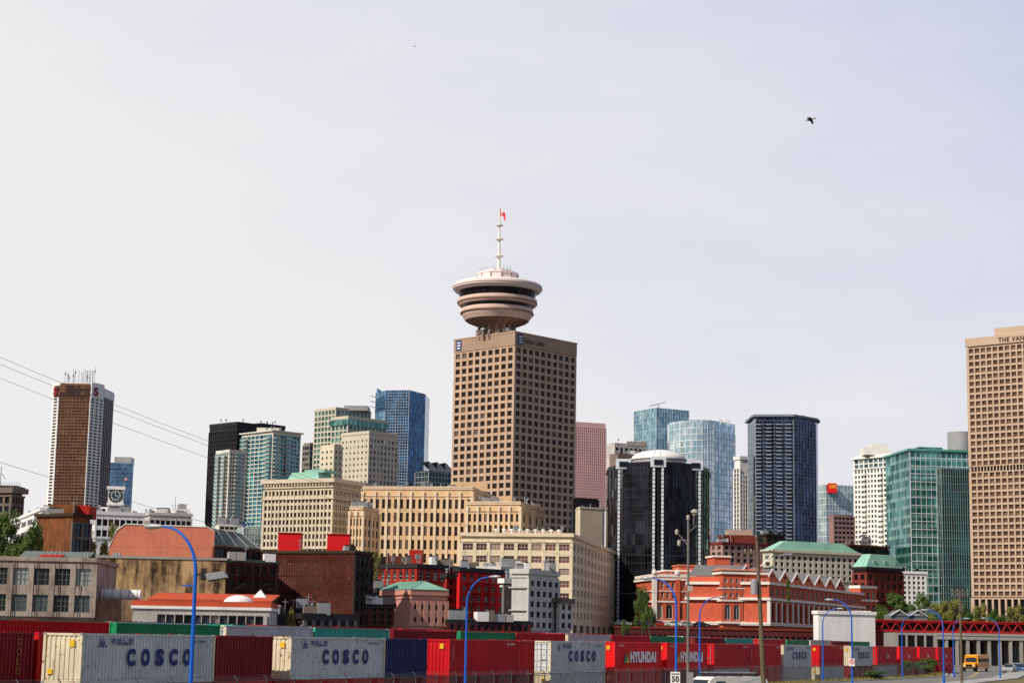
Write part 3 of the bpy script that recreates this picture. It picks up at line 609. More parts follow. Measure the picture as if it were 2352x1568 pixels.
# ============ MID LAYER
HC2=wall('cream_terracotta',(.56,.48,.37),var=.1,streak=.25)
d=600;pts=bx(610,765,829,1105,d,62);B=bl('heritage_office_building','Cream terracotta heritage office building with green copper roof','building',pts,GZ,Z(765,1100,d));B.core(HC2,ROOF)
for i,nx in((0,9),(1,7)):
    B.fac(pts[i],pts[i+1],Z(765,1290,d),Z(765,1122,d),nx*2,10,.42,.36,.4,HC2,'b');
    B.fac(pts[i],pts[i+1],Z(765,1289,d),Z(765,1123,d),nx,1,.16,.02,.55,HC2,None)
B.band(B.z1-1.0,1.3,1.2,HC2);B.band(B.z1-2.6,.5,.5,HC2,part='architrave');B.band(Z(765,1145,d),.4,.9,HC2,part='string_course');B.band(Z(765,1260,d),.5,.9,HC2,part='string_course#2')
for i in(0,1):
    a,b=pts[i],pts[i+1];e=(b-a).normalized();n=Vector((e.y,-e.x));L=(b-a).length
    for k in range(int(L/1.2)):p=a+e*(k*1.2+.4)+n*.5;B.G('cornice_bracket#%d%d'%(i,k)).cbox((p.x,p.y,B.z1-1.9),.5,.7,.9,HC2,math.atan2(e.y,e.x))
pr=bx(657,735,771,1090,d+8,62);zr=B.z1;g=B.G('copper_roof');inn=[p+(sum(pr,Vector((0,0)))/4-p)*.25 for p in pr];zz=Z(735,1082,d+8)
for i in range(4):
    a,b,c_,e_=pr[i],pr[(i+1)%4],inn[(i+1)%4],inn[i];g.face([(a.x,a.y,zr),(b.x,b.y,zr),(c_.x,c_.y,zz),(e_.x,e_.y,zz)],COPPER)
g.face([(p.x,p.y,zz) for p in inn],COPPER);B.G('copper_roof').prism(bx(700,745,770,1082,d+10,62),zz-.1,zz+.9,COPPER);B.finish()
TN=wall('tan_brick',(.62,.43,.25),var=.1,streak=.3,dirt=(.2,.08,.03));TNP=wall('tan_stone_trim',(.68,.54,.38),var=.08)
def tanblock(uL,uC,uR,v,d,nL,nR,label,ang=72,nz=6,vb=1330):
    pts=bx(uL,uC,uR,v,d,ang);B=bl('brick_warehouse',label,'building',pts,GZ,Z(uC,v,d),'blocks of one tan brick warehouse');B.core(TN,ROOF)
    for i,nx in((0,nL),(1,nR)):
        if not nx:continue
        z0,z1=Z(uC,vb,d),Z(uC,v+24,d)
        B.fac(pts[i],pts[i+1],z0,z1,nx*2,nz,.5,.3,.28,TN,'bb')
        B.fac(pts[i],pts[i+1],z0,z1+.4,nx,1,.2,.01,.5,TNP,None,part='pilaster_order#%d'%i)
        a,b=pts[i],pts[i+1];e=(b-a);L=e.length;e.normalize();n=Vector((e.y,-e.x))
        for k in range(nx+1):
            p=a+e*(L*k/nx)+n*.3;B.G('pilaster_cap#%d%d'%(i,k)).cbox((p.x,p.y,z1+.3),.9,.6,1.4,TNP,math.atan2(e.y,e.x))
    B.band(B.z1-.8,.4,.3,TNP);B.band(B.z1-.2,.35,.2,TNP,part='coping');B.clutter(7,1.8);return B
B=tanblock(805,834,870,1163,535,2,2,'Low end block of tan brick warehouse');B.finish()
B=tanblock(834,1085,1157,1118,560,9,3,'Main tan brick warehouse block with tall pilasters',80)
rbox(B,1040,1120,1106,575,10,TN,ang=6);whips(B,850,1100,1118,1108,570,6);B.finish()
B=tanblock(1074,1195,1250,1152,545,5,2,'Stepped east block of tan brick warehouse',76)
rbox(B,1130,1175,1140,555,8,TN);whips(B,1090,1240,1152,1140,550,5);B.finish()
BE=wall('beige_painted_concrete',(.66,.56,.39),var=.07,streak=.25);d=455
pts=bx(1060,1313,1416,1234,d,80);B=bl('beige_warehouse','Beige concrete warehouse with rows of reddish windows','building',pts,GZ,Z(1313,1228,d));B.core(BE,ROOF)
zt,zb=Z(1313,1243,d),Z(1313,1412,d)
pane('glass_rust',(.09,.028,.022),(.17,.07,.055),(.3,.2,.15),.4,.15,metal=.1);STY['rw']=(MC['glass_rust'],FW,3,2,.06);STY['rn']=(MC['glass_rust'],FW,1,2,.06)
B.fac(pts[0],pts[1],zb,zt,8,6,.24,.45,.35,BE,'rw');B.fac(pts[1],pts[2],Z(1313,1425,d),zt,14,7,.5,.42,.35,BE,'rn');B.fac(pts[1],pts[2],GZ,Z(1313,1425,d),8,1,.4,.3,.4,BE,'d')
B.band(B.z1-.5,.9,.55,BE);B.band(Z(1313,1246,d),.25,.5,BE,part='string_course')
rbox(B,1160,1290,1218,d+14,8,wall('pink_block',(.48,.33,.27)));rbox(B,1085,1130,1221,d+10,5,MC['pink_block'])
for k in range(9):
    p=P(1140+k*18,1221,d+8);B.G('roof_vent#%d'%k).lathe((p.x,p.y,B.z1),[(.3,-.2),(.3,1.2),(.55,1.3),(.55,1.6),(0,1.8)],WHT,8)
whips(B,1150,1300,1220,1206,d+10,6);B.clutter(8,1.6);B.finish()
# ======= left low buildings
GC=bare('grey_concrete_worn',(.36,.3,.25),(.15,.115,.09),.8);d=262
pts=fr(-21,219,1275,d,22,4);B=bl('industrial_building','Worn brown-grey concrete industrial building with steel windows','building',pts,GZ-1.2,Z(90,1281,d));B.core(GC,ROOF)
z=lambda v:Z(90,v,d)
B.fac(pts[0],pts[1],z(1415),z(1293),5,2,.26,.36,.45,GC,'ind')
B.band(B.z1-.4,.6,.3,GC)
a,b=pts[0],pts[1];e=(b-a).normalized();L=(b-a).length
SK=wall('skylight_lead',(.17,.21,.19));R2=wall('red_painted_metal',(.42,.02,.015))
for k in range(20):
    p=a+e*(3+k*.5)+Vector((0,3));B.G('skylight').box((p.x,p.y,B.z1),(e.x*.42,e.y*.42,0),(0,4,1.2),(0,0,.1),SK)
B.G('skylight').box((a.x+e.x*3,a.y+7.1,B.z1),(e.x*9.9,e.y*9.9,0),(0,.4,0),(0,0,1.3),SK)
p=a+e*6.5;B.G('roof_canopy').box((p.x,p.y+1,B.z1+.15),(e.x*3.2,e.y*3.2,0),(0,2,.3),(0,0,.25),R2)
for u in(120,130,140,196,203):
    q_=P(u,1275,d+4);B.G('roof_vent#%d'%u).tube([(q_.x,q_.y,B.z1),(q_.x,q_.y,B.z1+1.2)],.15,STL,6)
for s in(.25,.46,.67,.87):
    p=a+e*(L*s);B.G('downpipe#%s'%s).tube([(p.x,p.y-.55,B.z0),(p.x,p.y-.55,B.z1-.4)],.06,FD,5)
B.finish()
BO=bare('orange_brown_plaster',(.22,.075,.025),(.07,.03,.015),.8);d=335
B=quick('brown_building','Weathered orange-brown building with glazed corner','building',bx(86,168,208,1178,d,60),168,1180,d,BO,[(1,1198,1270,2,2,.15,.2,.3,'dd',GS)],fin=False);rbox(B,112,172,1158,d+6,5,BO);rbox(B,176,206,1160,d+9,6,R2);B.band(B.z1-.4,.6,.4,wall('dark_timber',(.05,.03,.018)));B.clutter(3,1.5);B.finish()
for (uL,uC,uR,v,dd,m,lb) in((15,95,215,1168,470,WHT,'Low white building with parapet and long strip windows'),(205,222,330,1176,430,WHT,'White two storey building with dark lower storey'),(325,345,440,1178,520,MC['pale_stone'],'Long pale low building with roof huts')):
    B=quick('low_building',lb,'building',bx(uL,uC,uR,v,dd,22),uC,v,dd,m,[(0,v+10,v+60,6,2,.2,.5,.3,'k'),(1,v+10,v+60,8,2,.15,.4,.3,'k')],par=(.5,.4,m),fin=False)
    for k in range(4):
        u=random.uniform(uL+10,uR-40);rbox(B,u,u+random.uniform(12,30),v-random.uniform(5,12),dd+8,6,random.choice([WHT,m,ROOF]))
    B.clutter(6,1.8);B.finish()
B=quick('low_building','Small dark teal glass block above rooftops','building',bx(357,362,390,1166,640,15),362,1165,640,MC['glass_dark_teal'],[(1,1167,1200,4,3,.1,.1,.2,None,STL)])
B=quick('low_building','Pale concrete block with roof railing','building',bx(390,396,437,1170,600,15),396,1168,600,WHT,[(1,1174,1210,4,2,.3,.5,.2,'d')],fin=False)
p=P(402,1168,604);B.G('flagpole').tube([p,(p.x,p.y,p.z+4)],.08,STL,4);B.clutter(4,1.8);B.finish()
B=quick('store_building','Pale glazed store building with blue roof lettering','building',bx(545,560,612,1208,640,25),560,1210,640,MC['glass_mist'],[(0,1212,1260,2,4,.06,.12,.2,None,MPl),(1,1212,1260,8,4,.06,.12,.2,None,MPl)],fin=False);B.finish()
a=P(556,1198,638);text('BAY',B.root,Vector((a.x,a.y,B.z1+.1))-B.o,.1,4.2,1.8,NAVY,.03)
B=quick('office_block','Cream low office block with ribbon windows','building',bx(495,505,560,1200,690,25),505,1203,690,CW,[(1,1206,1250,5,4,.1,.4,.4,'d')],cl=4)
SA=bare('salmon_stucco',(.56,.19,.11),(.42,.13,.08),.6);d=300
pts=fr(252,492,1240,d,20,6);B=bl('salmon_building','Salmon stucco building with sloped copper mansard roof','building',pts,GZ,Z(370,1256,d))
B.core(SA,ROOF,z0=Z(370,1279,d)-1)
a,b=pts[0],pts[1];zb=B.z1;zt=Z(370,1207,d)
e=(b-a).normalized();L=(b-a).length;f=lambda s,z,o=0:(a.x+e.x*L*s-e.y*o,a.y+e.y*L*s+e.x*o,z)
prof=[(0,zb),(1,zb),(1,zt-.6),(.93,zt),(.14,zt+.15),(.06,zt-.9)]
g=B.G('gable_wall');g.face([f(s,z_,-.02) for s,z_ in prof],SA);g.face([f(s,z_,12) for s,z_ in reversed(prof)],SA)
for i in range(len(prof)):
    s0,q0=prof[i];s1,q1=prof[(i+1)%6];g.face([f(s0,q0,-.02),f(s0,q0,12),f(s1,q1,12),f(s1,q1,-.02)],wall('grey_flashing',(.3,.3,.28)))
B.G('coping').tube([f(s,z_,-.05) for s,z_ in((0,zb),(.06,zt-.9),(.14,zt+.18),(.93,zt+.03),(1,zt-.6))],.1,FW,4)
MG=wall('mansard_metal',(.19,.25,.21),rough=.6);b2=XY(598,1240,d+14);zs=Z(500,1250,d)
A0=Vector((b.x,b.y,zs));A1=Vector((b2.x,b2.y,zs));T0=Vector((a.x+e.x*L*.93,a.y+e.y*L*.93+1,zt));T1=Vector((b2.x-3.5,b2.y+1.5,zt-.2))
B.G('mansard_roof').face([A0,A1,T1,T0],MG)
for k in range(13):
    s=k/12;B.G('mansard_roof').tube([A0.lerp(A1,s)+Vector((0,-.1,.05)),T0.lerp(T1,s)+Vector((0,-.1,.05))],.07,FD if k%3 else STL,4)
B.G('mansard_roof').tube([A0,A1],.22,MC['brown_panels'],5);B.G('mansard_roof').face([T0,T1,T1+Vector((-6,14,0)),T0+Vector((-6,14,0))],ROOF)
BRD=brick('brick_dark',(.12,.04,.026),(.05,.02,.015))
pb=[Vector((b.x,b.y)),Vector((b2.x,b2.y)),Vector((b2.x-4,b2.y+14)),Vector((b.x-4,b.y+14))]
B.core(BRD,ROOF,pts=pb,z0=Z(500,1279,d)-.5,z1=zs-.2,part='upper_wall');B.fac(pb[0],pb[1],Z(500,1280,d),zs-.4,4,1,.2,.2,.3,BRD,'dd',part='upper_wall')
B.finish()
OC=bare('ochre_stained_plaster',(.5,.33,.16),(.04,.024,.015),1.0,.16)
pts=fr(222,520,1280,294,22,6);B=bl('stained_wall_building','Low building with water-stained ochre plaster party wall','building',pts,GZ,Z(370,1279,294));B.core(OC,ROOF);B.band(B.z1-.25,.4,.15,MC['grey_flashing'])
for u in(262,268,275):
    p_=P(u,1279,298);B.G('roof_vent#%d'%u).tube([(p_.x,p_.y,B.z1),(p_.x,p_.y,B.z1+.8)],.2,STL,6)
B.finish()
pts=bx(519,523,634,1290,297,38);B=bl('brick_building','Dark brick walk-up with fire escapes','building',pts,GZ,Z(523,1285,297));B.core(BRD,ROOF)
zt,zb=Z(523,1290,297),Z(523,1385,297);B.fac(pts[1],pts[2],zb,zt,6,3,.45,.45,.35,BRD,'dd');B.band(B.z1-.3,.5,.4,wall('green_cornice',(.12,.17,.13)))
e=(pts[2]-pts[1]).normalized();n=Vector((e.y,-e.x))
def escape(B,o,e,n,zs,w):
    ang=math.atan2(e.y,e.x);g=B.G('fire_escape#%d'%len(B.g))
    for i,z_ in enumerate(zs):
        c_=o+n*.9;g.cbox((c_.x,c_.y,z_),w,1.1,.08,FD,ang)
        for s in(-1,1):
            p=o+e*(w/2*s)+n*1.4;g.tube([(p.x,p.y,z_),(p.x,p.y,z_+1)],.04,FD,4)
        p=o+n*1.42;g.cbox((p.x,p.y,z_+.95),w,.05,.06,FD,ang);g.cbox((p.x,p.y,z_+.5),w,.05,.05,FD,ang)
        if i:
            p0=o-e*(w/2)+n*1;p1=o+e*(w/2)+n*1;g.tube([(p0.x,p0.y,zs[i-1]),(p1.x,p1.y,z_)],.07,FD,4)
h=(zt-zb)/3
for s in(.3,.75):escape(B,pts[1]+(pts[2]-pts[1])*s+n*.2,e,n,[zb+.2,zb+h+.1,zb+2*h+.1],3)
B.clutter(5,1.5);B.finish()
BW=brick('brick_dark_red',(.11,.026,.018),(.035,.012,.009),patch=.85);d=318
pts=bx(598,815,855,1262,d,68);B=bl('brick_warehouse_wall','Large windowless dark brick warehouse with painted ghost lettering','building',pts,GZ-1,Z(815,1266,d))
B.core(BW,ROOF)
B.fac(pts[1],pts[2],Z(815,1440,d),Z(815,1275,d),4,5,.4,.4,.3,wall('soot_brick',(.04,.026,.022)),'k');B.band(B.z1-.3,.5,.2,MC['dark_timber'])
e=(pts[2]-pts[1]).normalized();n=Vector((e.y,-e.x));H=(Z(815,1275,d)-Z(815,1440,d))/5
escape(B,(pts[1]+pts[2])/2+n*.2,e,n,[Z(815,1440,d)+H*i for i in range(1,5)],3.2)
BR=paint('bright_red_cladding',(.6,.01,.012),fade=.08)
for (u0,u1,vt) in((640,690,1224),(752,802,1227)):
    p_,zt_=rbox(B,u0,u1,vt,d+9,4,BR);cx_=(p_[0]+p_[1])/2;B.G('roof_lid#%d'%u0).cbox((cx_.x,cx_.y+2,zt_),4.3,4.4,.12,R2)
B.clutter(6,1.3);B.finish();GH=wall('ghost_lettering',(.12,.05,.038),var=.7,streak=.9)
e=(pts[1]-pts[0]).normalized();n=Vector((e.y,-e.x))
g=Geo();rr=random.Random(3)
for row,(vv,cw_) in enumerate(((1320,.55),(1352,.5))):
    zz=Z(700,vv,d+5)
    for k in range(9):
        p=pts[0]+e*(3.6+k*1.02)+n*.012
        for (dx,w_,z0_,h_) in((0,.16,0,2.0),(.5,.16,0,2.0),(.17,.32,1.8*rr.choice([0,.5,1]),.2)):
            g.face([(p.x+e.x*dx,p.y+e.y*dx,zz+z0_),(p.x+e.x*(dx+w_),p.y+e.y*(dx+w_),zz+z0_),(p.x+e.x*(dx+w_),p.y+e.y*(dx+w_),zz+z0_+h_),(p.x+e.x*dx,p.y+e.y*dx,zz+z0_+h_)],GH)
g.make('faded_wall_lettering',B.root,B.o)
LW=bare('pale_render',(.42,.4,.37),(.26,.24,.22),.6);OR=wall('orange_red_trim',(.54,.085,.035));d=262
pts=fr(306,620,1385,d,14,3);B=bl('low_commercial_building','Low pale commercial building with red parapet and ribbon windows','building',pts,GZ-1.4,Z(460,1392,d));B.core(LW,ROOF)
B.fac(pts[0],pts[1],Z(460,1440,d),Z(460,1410,d),12,1,.1,.1,.5,LW,'d',s0=.18,s1=.96);B.band(B.z1-.4,.4,.25,WHT);B.band(B.z1+.003,.75,.18,OR,part='red_parapet')
c=XY(548,1385,d+5);B.G('dome').lathe((c.x,c.y,B.z1+.6),[(2.2*math.cos(t*math.pi/12),1.2*math.sin(t*math.pi/12)) for t in range(7)],WHT,24)
B.finish()
rf=fr(345,622,1366,d+16,8,3);B=bl('low_shed','Low shed with orange-red metal roof','building',rf,GZ-1.4,Z(460,1379,d+16));B.core(LW,OR)
zz=B.z1;q0,q1=rf[0],rf[1];B.G('roof').box((q0.x-.3,q0.y-.4,zz),(q1.x-q0.x+.6,q1.y-q0.y,0),(0,9,1.1),(0,0,.2),OR)
pk=XY(598,1366,d+14);B.G('skylight').lathe((pk.x,pk.y,zz+.6),[(1.4,0),(0,1.2)],WHT,4,.8);B.finish()
B=quick('side_annex','Brown stained annex between workshop and wall','building',fr(217,308,1372,d+3,10,3),260,1376,d+3,bare('brown_stained',(.26,.17,.1),(.09,.05,.035),.8),[],z0=3,fin=False)
p=XY(236,1360,d+7);p3=Vector((p.x,p.y,B.z1));g=B.G('water_tank');g.tube([p3+Vector((0,0,.75)),p3+Vector((5.6,0,.75))],.8,WHT,18)
for k in range(5):g.tube([p3+Vector((.3+k*1.2,0,.75)),p3+Vector((.4+k*1.2,0,.75))],.83,STL,18)
B.finish()
# ===== central blocks
def brk(uL,uC,uR,v,d,ang,wm,nL,nR,nz,vt,vb,label,st='dw',corn=None,pw=.42,sh=.4,name='brick_building',fin=True,out=.6,cl=5):
    B=Bld(name,label,'building',bx(uL,uC,uR,v,d,ang),GZ-1,Z(uC,v,d));B.core(wm,ROOF)
    for i,nx in((0,nL),(1,nR)):
        if nx:B.fac(B.pts[i],B.pts[i+1],Z(uC,vb,d),Z(uC,vt,d),nx,nz,pw,sh,.35,wm,st)
    B.band(B.z1-.7,.9,out,corn or wm);B.band(B.z1-1.4,.3,out*.5,corn or wm,part='architrave')
    if cl:B.clutter(cl)
    if fin:B.finish()
    return B
BRR=brick('brick_red',(.42,.03,.018),(.24,.018,.012));BRB=brick('brick_brown',(.18,.045,.03),(.08,.025,.018));RP=wall('red_painted_brick',(.6,.01,.01),var=.2,streak=.3)
B=brk(862,958,1053,1296,395,50,BRR,7,6,4,1306,1430,'Red brick commercial block with flat roof and dark cornice','dw',DK,fin=False);rbox(B,885,925,1276,402,4,BRB);rbox(B,940,970,1262,410,4,R2);rbox(B,1000,1040,1284,402,4,GS);rbox(B,1065,1100,1290,402,3,GS);whips(B,870,1050,1298,1270,400,7);B.finish()
B=brk(1020,1026,1056,1318,368,50,BRR,0,2,5,1326,1430,'Narrow red brick block with dark cornice','dd',DK,cl=2)
B=brk(1050,1056,1157,1304,362,50,RP,0,6,5,1314,1432,'Bright red painted brick hotel with white sills','dw',DK,pw=.5,sh=.45,fin=False)
for s in(.25,.6):
    e=(B.pts[2]-B.pts[1]).normalized();n=Vector((e.y,-e.x));H=(Z(1058,1316,365)-Z(1058,1432,365))/5;escape(B,B.pts[1]+(B.pts[2]-B.pts[1])*s+n*.2,e,n,[Z(1058,1432,365)+H*i+.1 for i in range(1,5)],2.6)
B.finish()
WB=wall('white_render_aged',(.52,.5,.47),var=.15,streak=.4)
B=brk(1096,1150,1240,1302,385,60,WB,0,0,1,1,1,'Plain grey-white rendered block behind the terrace','d',WB,fin=False,out=.2);rbox(B,1110,1140,1292,392,4,STL);B.G('roof_vent').lathe((B.pts[1].x+2,B.pts[1].y+4,B.z1),[(.4,0),(.4,1.6),(0,1.9)],STL,8);B.finish()
B=brk(1153,1158,1212,1330,348,46,wall('slate_render',(.16,.16,.165)),0,4,4,1342,1432,'Grey rendered building with pale arched windows','archw',WHT)
B=brk(1176,1213,1282,1308,343,64,WB,0,5,5,1326,1446,'White rendered building with ornate window bays','dd',WB,pw=.4,sh=.45,fin=False,out=.35)
for k in(1,3):B.band(Z(1216,1322+k*26,343)-.15,.2,.4,WB,part='string_course#%d'%k)
B.finish()
B=brk(1278,1284,1312,1375,352,66,MC['pale_stone'],0,2,3,1382,1446,'Narrow stone infill building','dd',GS,cl=0)
SP=wall('salmon_pink',(.54,.26,.2),var=.1,streak=.25);d=328
B=brk(868,945,1026,1356,d,28,SP,0,5,2,1378,1436,'Salmon pink building with green copper hipped roof','d',SP,pw=.62,sh=.6,fin=False,out=.3,cl=0)
g=B.G('copper_roof');pr=B.off(B.pts,.4);mid=[(pr[0]+pr[3])/2*.85+(pr[1]+pr[2])/2*.15,(pr[1]+pr[2])/2*.85+(pr[0]+pr[3])/2*.15];zz=Z(950,1334,d+5);z_=B.z1+.3
A=[Vector((p.x,p.y,z_)) for p in pr];m0=Vector((mid[0].x,mid[0].y,zz));m1=Vector((mid[1].x,mid[1].y,zz))
g.face([A[0],A[1],m1,m0],COPPER);g.face([A[1],A[2],m1],COPPER);g.face([A[2],A[3],m0,m1],COPPER);g.face([A[3],A[0],m0],COPPER)
for k in range(14):
    s=k/13;g.tube([A[0].lerp(A[1],s)+Vector((0,0,.05)),m0.lerp(m1,s)+Vector((0,0,.05))],.06,COPPER,4)
B.finish()
B=brk(815,830,900,1385,322,40,BRD,2,4,3,1390,1436,'Low dark brick shed with black timber','k',DK)
B=brk(855,868,908,1352,340,40,MC['soot_brick'],2,3,3,1360,1430,'Sooty dark brick walk-up building','dd',DK)
B=brk(620,640,660,1412,300,40,DK,1,2,1,1418,1440,'Small dark shed beside the brick warehouse','d',DK,cl=2)
B=brk(690,700,815,1410,300,30,MC['slate_render'],0,6,1,1418,1440,'Low slate grey shed beside brick warehouse','k',DK)
B=brk(660,672,700,1398,304,30,BRD,1,2,2,1404,1440,'Small brown brick shed beside the tracks','d',DK,cl=2)
WR=wall('maroon_render',(.09,.018,.018))
B=brk(1020,1030,1215,1424,330,20,WR,0,12,1,1430,1448,'Long low maroon shed with dark roof','k',DK,out=.3,cl=9)
# behind station
MR=brick('brick_maroon',(.22,.04,.03),(.12,.028,.022))
B=brk(1634,1660,1760,1245,640,30,wall('mauve_stone',(.38,.24,.21)),2,7,5,1250,1320,'Mauve stone office block with flat roofs','b',MR,fin=False);rbox(B,1672,1728,1216,650,8,MC['pink_block']);rbox(B,1655,1740,1228,646,8,MR);whips(B,1640,1750,1240,1222,645,4);B.finish()
B=brk(1736,1760,1800,1226,760,30,MC['dark_timber'],1,3,4,1232,1300,'Dark timber clad block with small windows','d',DK)
CS=wall('cream_stone',(.6,.55,.44),var=.08,streak=.2);d=600
B=brk(1755,1775,1970,1262,d,26,CS,1,15,4,1272,1330,'Cream stone heritage building with green copper mansard','k',CS,pw=.5,sh=.4,fin=False,out=.9,cl=0)
pr=B.off(B.pts,.3);cen=sum(pr,Vector((0,0)))/4;inn=[p+(cen-p).normalized()*6 for p in pr];zz=Z(1850,1243,d+5);g=B.G('copper_roof')
for i in range(4):
    a,b,c_,e_=pr[i],pr[(i+1)%4],inn[(i+1)%4],inn[i];g.face([(a.x,a.y,B.z1+.2),(b.x,b.y,B.z1+.2),(c_.x,c_.y,zz),(e_.x,e_.y,zz)],COPPER)
g.face([(p.x,p.y,zz) for p in inn],ROOF)
B.finish()
B=brk(1960,1990,2072,1302,580,36,MR,2,6,4,1314,1395,'Dark maroon brick block with green copper mansard','k',DK,fin=False,cl=0)
pr=B.off(B.pts,.2);cen=sum(pr,Vector((0,0)))/4;inn=[p+(cen-p)*.4 for p in pr];zz=Z(1990,1272,585)
for i in range(4):
    a,b,c_,e_=pr[i],pr[(i+1)%4],inn[(i+1)%4],inn[i];B.G('copper_roof').face([(a.x,a.y,B.z1+.2),(b.x,b.y,B.z1+.2),(c_.x,c_.y,zz),(e_.x,e_.y,zz)],COPPER)
B.G('copper_roof').face([(p.x,p.y,zz) for p in inn],COPPER)
for s in(.2,.5,.8):
    p=B.pts[1]+(B.pts[2]-B.pts[1])*s;B.G('dormer#%s'%s).cbox((p.x,p.y+1.2,B.z1+.4),1.4,2,1.8,COPPER,.6)
B.finish()
B=brk(1925,1950,2040,1250,700,36,MC['soot_brick'],2,6,3,1256,1300,'Dark brick block behind copper roofs','b',BRB)
B=brk(2066,2072,2125,1312,640,10,WHT,0,5,7,1320,1400,'White low apartment block with strip windows','t',WHT)
# ===== station
ST=brick('brick_station',(.62,.13,.065),(.46,.085,.045),(.5,.3,.25),patch=.3);CT=wall('cream_trim',(.72,.65,.59),var=.08,streak=.2);tile=wall('orange_tile',(.5,.17,.09))
STY['sw']=(PD,CT,1,2,.1)
d=500;pts=fr(1503,1662,1330,d,24,8);B=bl('railway_station','Red brick railway station with white stone trim and gabled halls','building',pts,GZ,Z(1580,1325,d));B.core(ST,ROOF)
z=lambda v:Z(1580,v,d)
B.fac(pts[0],pts[1],z(1378),z(1334),13,2,.5,.4,.3,ST,'sw');B.fac(pts[0],pts[1],z(1425),z(1384),7,1,.36,.22,.35,ST,'archw')
for k,(v,h,o) in enumerate(((1330,.6,.6),(1381,.5,.55),(1356,.25,.4),(1427,.6,.6))):B.band(z(v)-.3,h,o,CT,part='stone_band#%d'%k)
B.band(B.z1,.8,.3,CT,part='balustrade')
for s in(0,.33,.66,1):
    p=pts[0]+(pts[1]-pts[0])*s;B.G('pilaster#%s'%s).cbox((p.x,p.y-.2,GZ),1.2,1.1,z(1330)-GZ,ST if s in(.33,.66) else CT,.14);B.G('finial#%s'%s).lathe((p.x,p.y,B.z1+.8),[(.7,0),(.7,.7),(.2,1.1),(0,1.8)],CT,8)
p2=fr(1530,1640,1308,d+10,14,8);B.core(ST,tile,pts=p2,z0=B.z1-.2,z1=Z(1580,1311,d+10),part='upper_wall');B.band(Z(1580,1312,d+10),.4,.4,CT,pts=p2,part='eaves')
B.fac(p2[0],p2[1],B.z1,Z(1580,1312,d+10),10,1,.5,.3,.3,ST,'sw',part='upper_wall')
p2b=fr(1560,1612,1300,d+14,8,8);B.core(ST,ROOF,pts=p2b,z0=B.z1,z1=Z(1586,1298,d+14),part='roof_block');B.band(Z(1586,1299,d+14),.35,.3,tile,pts=p2b,part='eaves#3')
pc=fr(1640,1676,1282,d+12,8,8);B.core(ST,ROOF,pts=pc,z0=B.z1-.2,z1=Z(1660,1276,d+12),part='chimney_block');B.band(Z(1660,1279,d+12),.5,.4,CT,pts=pc,part='eaves#2')
for u_ in(1690,1712,1740):
    pq=fr(u_,u_+9,1290,d+8,1.2,8);B.core(ST,ROOF,pts=pq,z0=B.z1-.5,z1=Z(u_,1294,d+8),part='chimney#%d'%u_)
d2=488;p3=fr(1660,1764,1312,d2,26,10);zt=Z(1700,1314,d2);B.core(ST,ROOF,pts=p3,z0=GZ,z1=zt,part='wing_wall')
zz=lambda v:Z(1700,v,d2)
B.fac(p3[0],p3[1],zz(1375),zz(1325),8,3,.5,.4,.3,ST,'sw',part='wing_wall');B.fac(p3[0],p3[1],zz(1428),zz(1384),5,1,.4,.22,.3,ST,'archw',part='wing_wall')
for k,(v,h,o) in enumerate(((1316,.6,.5),(1350,.25,.4),(1379,.5,.55),(1430,.6,.55))):B.band(zz(v)-.2,h,o,CT,pts=p3,part='stone_band#b%d'%k)
a,b,c_,e_=[Vector((p.x,p.y,zt+.5)) for p in B.off(p3,.6)];m0=(a+e_)/2+Vector((3,0,1.3));m1=(b+c_)/2+Vector((-3,0,1.3))
g=B.G('tiled_roof');g.face([a,b,m1,m0],tile);g.face([b,c_,m1],tile);g.face([c_,e_,m0,m1],tile);g.face([e_,a,m0],tile)
A=XY(1764,1345,486);Bp=XY(2008,1345,590);e=(Bp-A).normalized();nn=Vector((-e.y,e.x));p4=[A,Bp,Bp+nn*22,A+nn*22];z4=Z(1764,1338,486);B.core(ST,ROOF,pts=p4,z0=GZ,z1=z4,part='concourse_wall')
zq=lambda v:Z(1764,v,486)
B.fac(A,Bp,zq(1432),zq(1380),22,1,.45,.2,.5,ST,'k',part='concourse_wall');B.fac(A,Bp,zq(1432),zq(1380),22,1,.16,.02,.8,CT,None,part='colonnade');B.fac(A,Bp,zq(1372),zq(1344),24,1,.45,.3,.35,ST,'archw',part='concourse_wall')
for k,(v,h,o) in enumerate(((1340,.7,.7),(1376,.7,.9),(1434,.8,.9))):B.band(zq(v)-.2,h,o,CT,pts=p4,part='stone_band#c%d'%k)
A2=A+nn*9+e*2;B2=Bp+nn*9-e*3;L=(B2-A2).length;zg=Z(1790,1327,500);zh=zg+2.2
B.core(ST,ROOF,pts=[A2,B2,B2+nn*14,A2+nn*14],z0=z4-.5,z1=zg,part='hall_wall');B.fac(A2,B2,z4+.3,zg,18,1,.5,.3,.3,ST,'sw',part='hall_wall')
ng=9
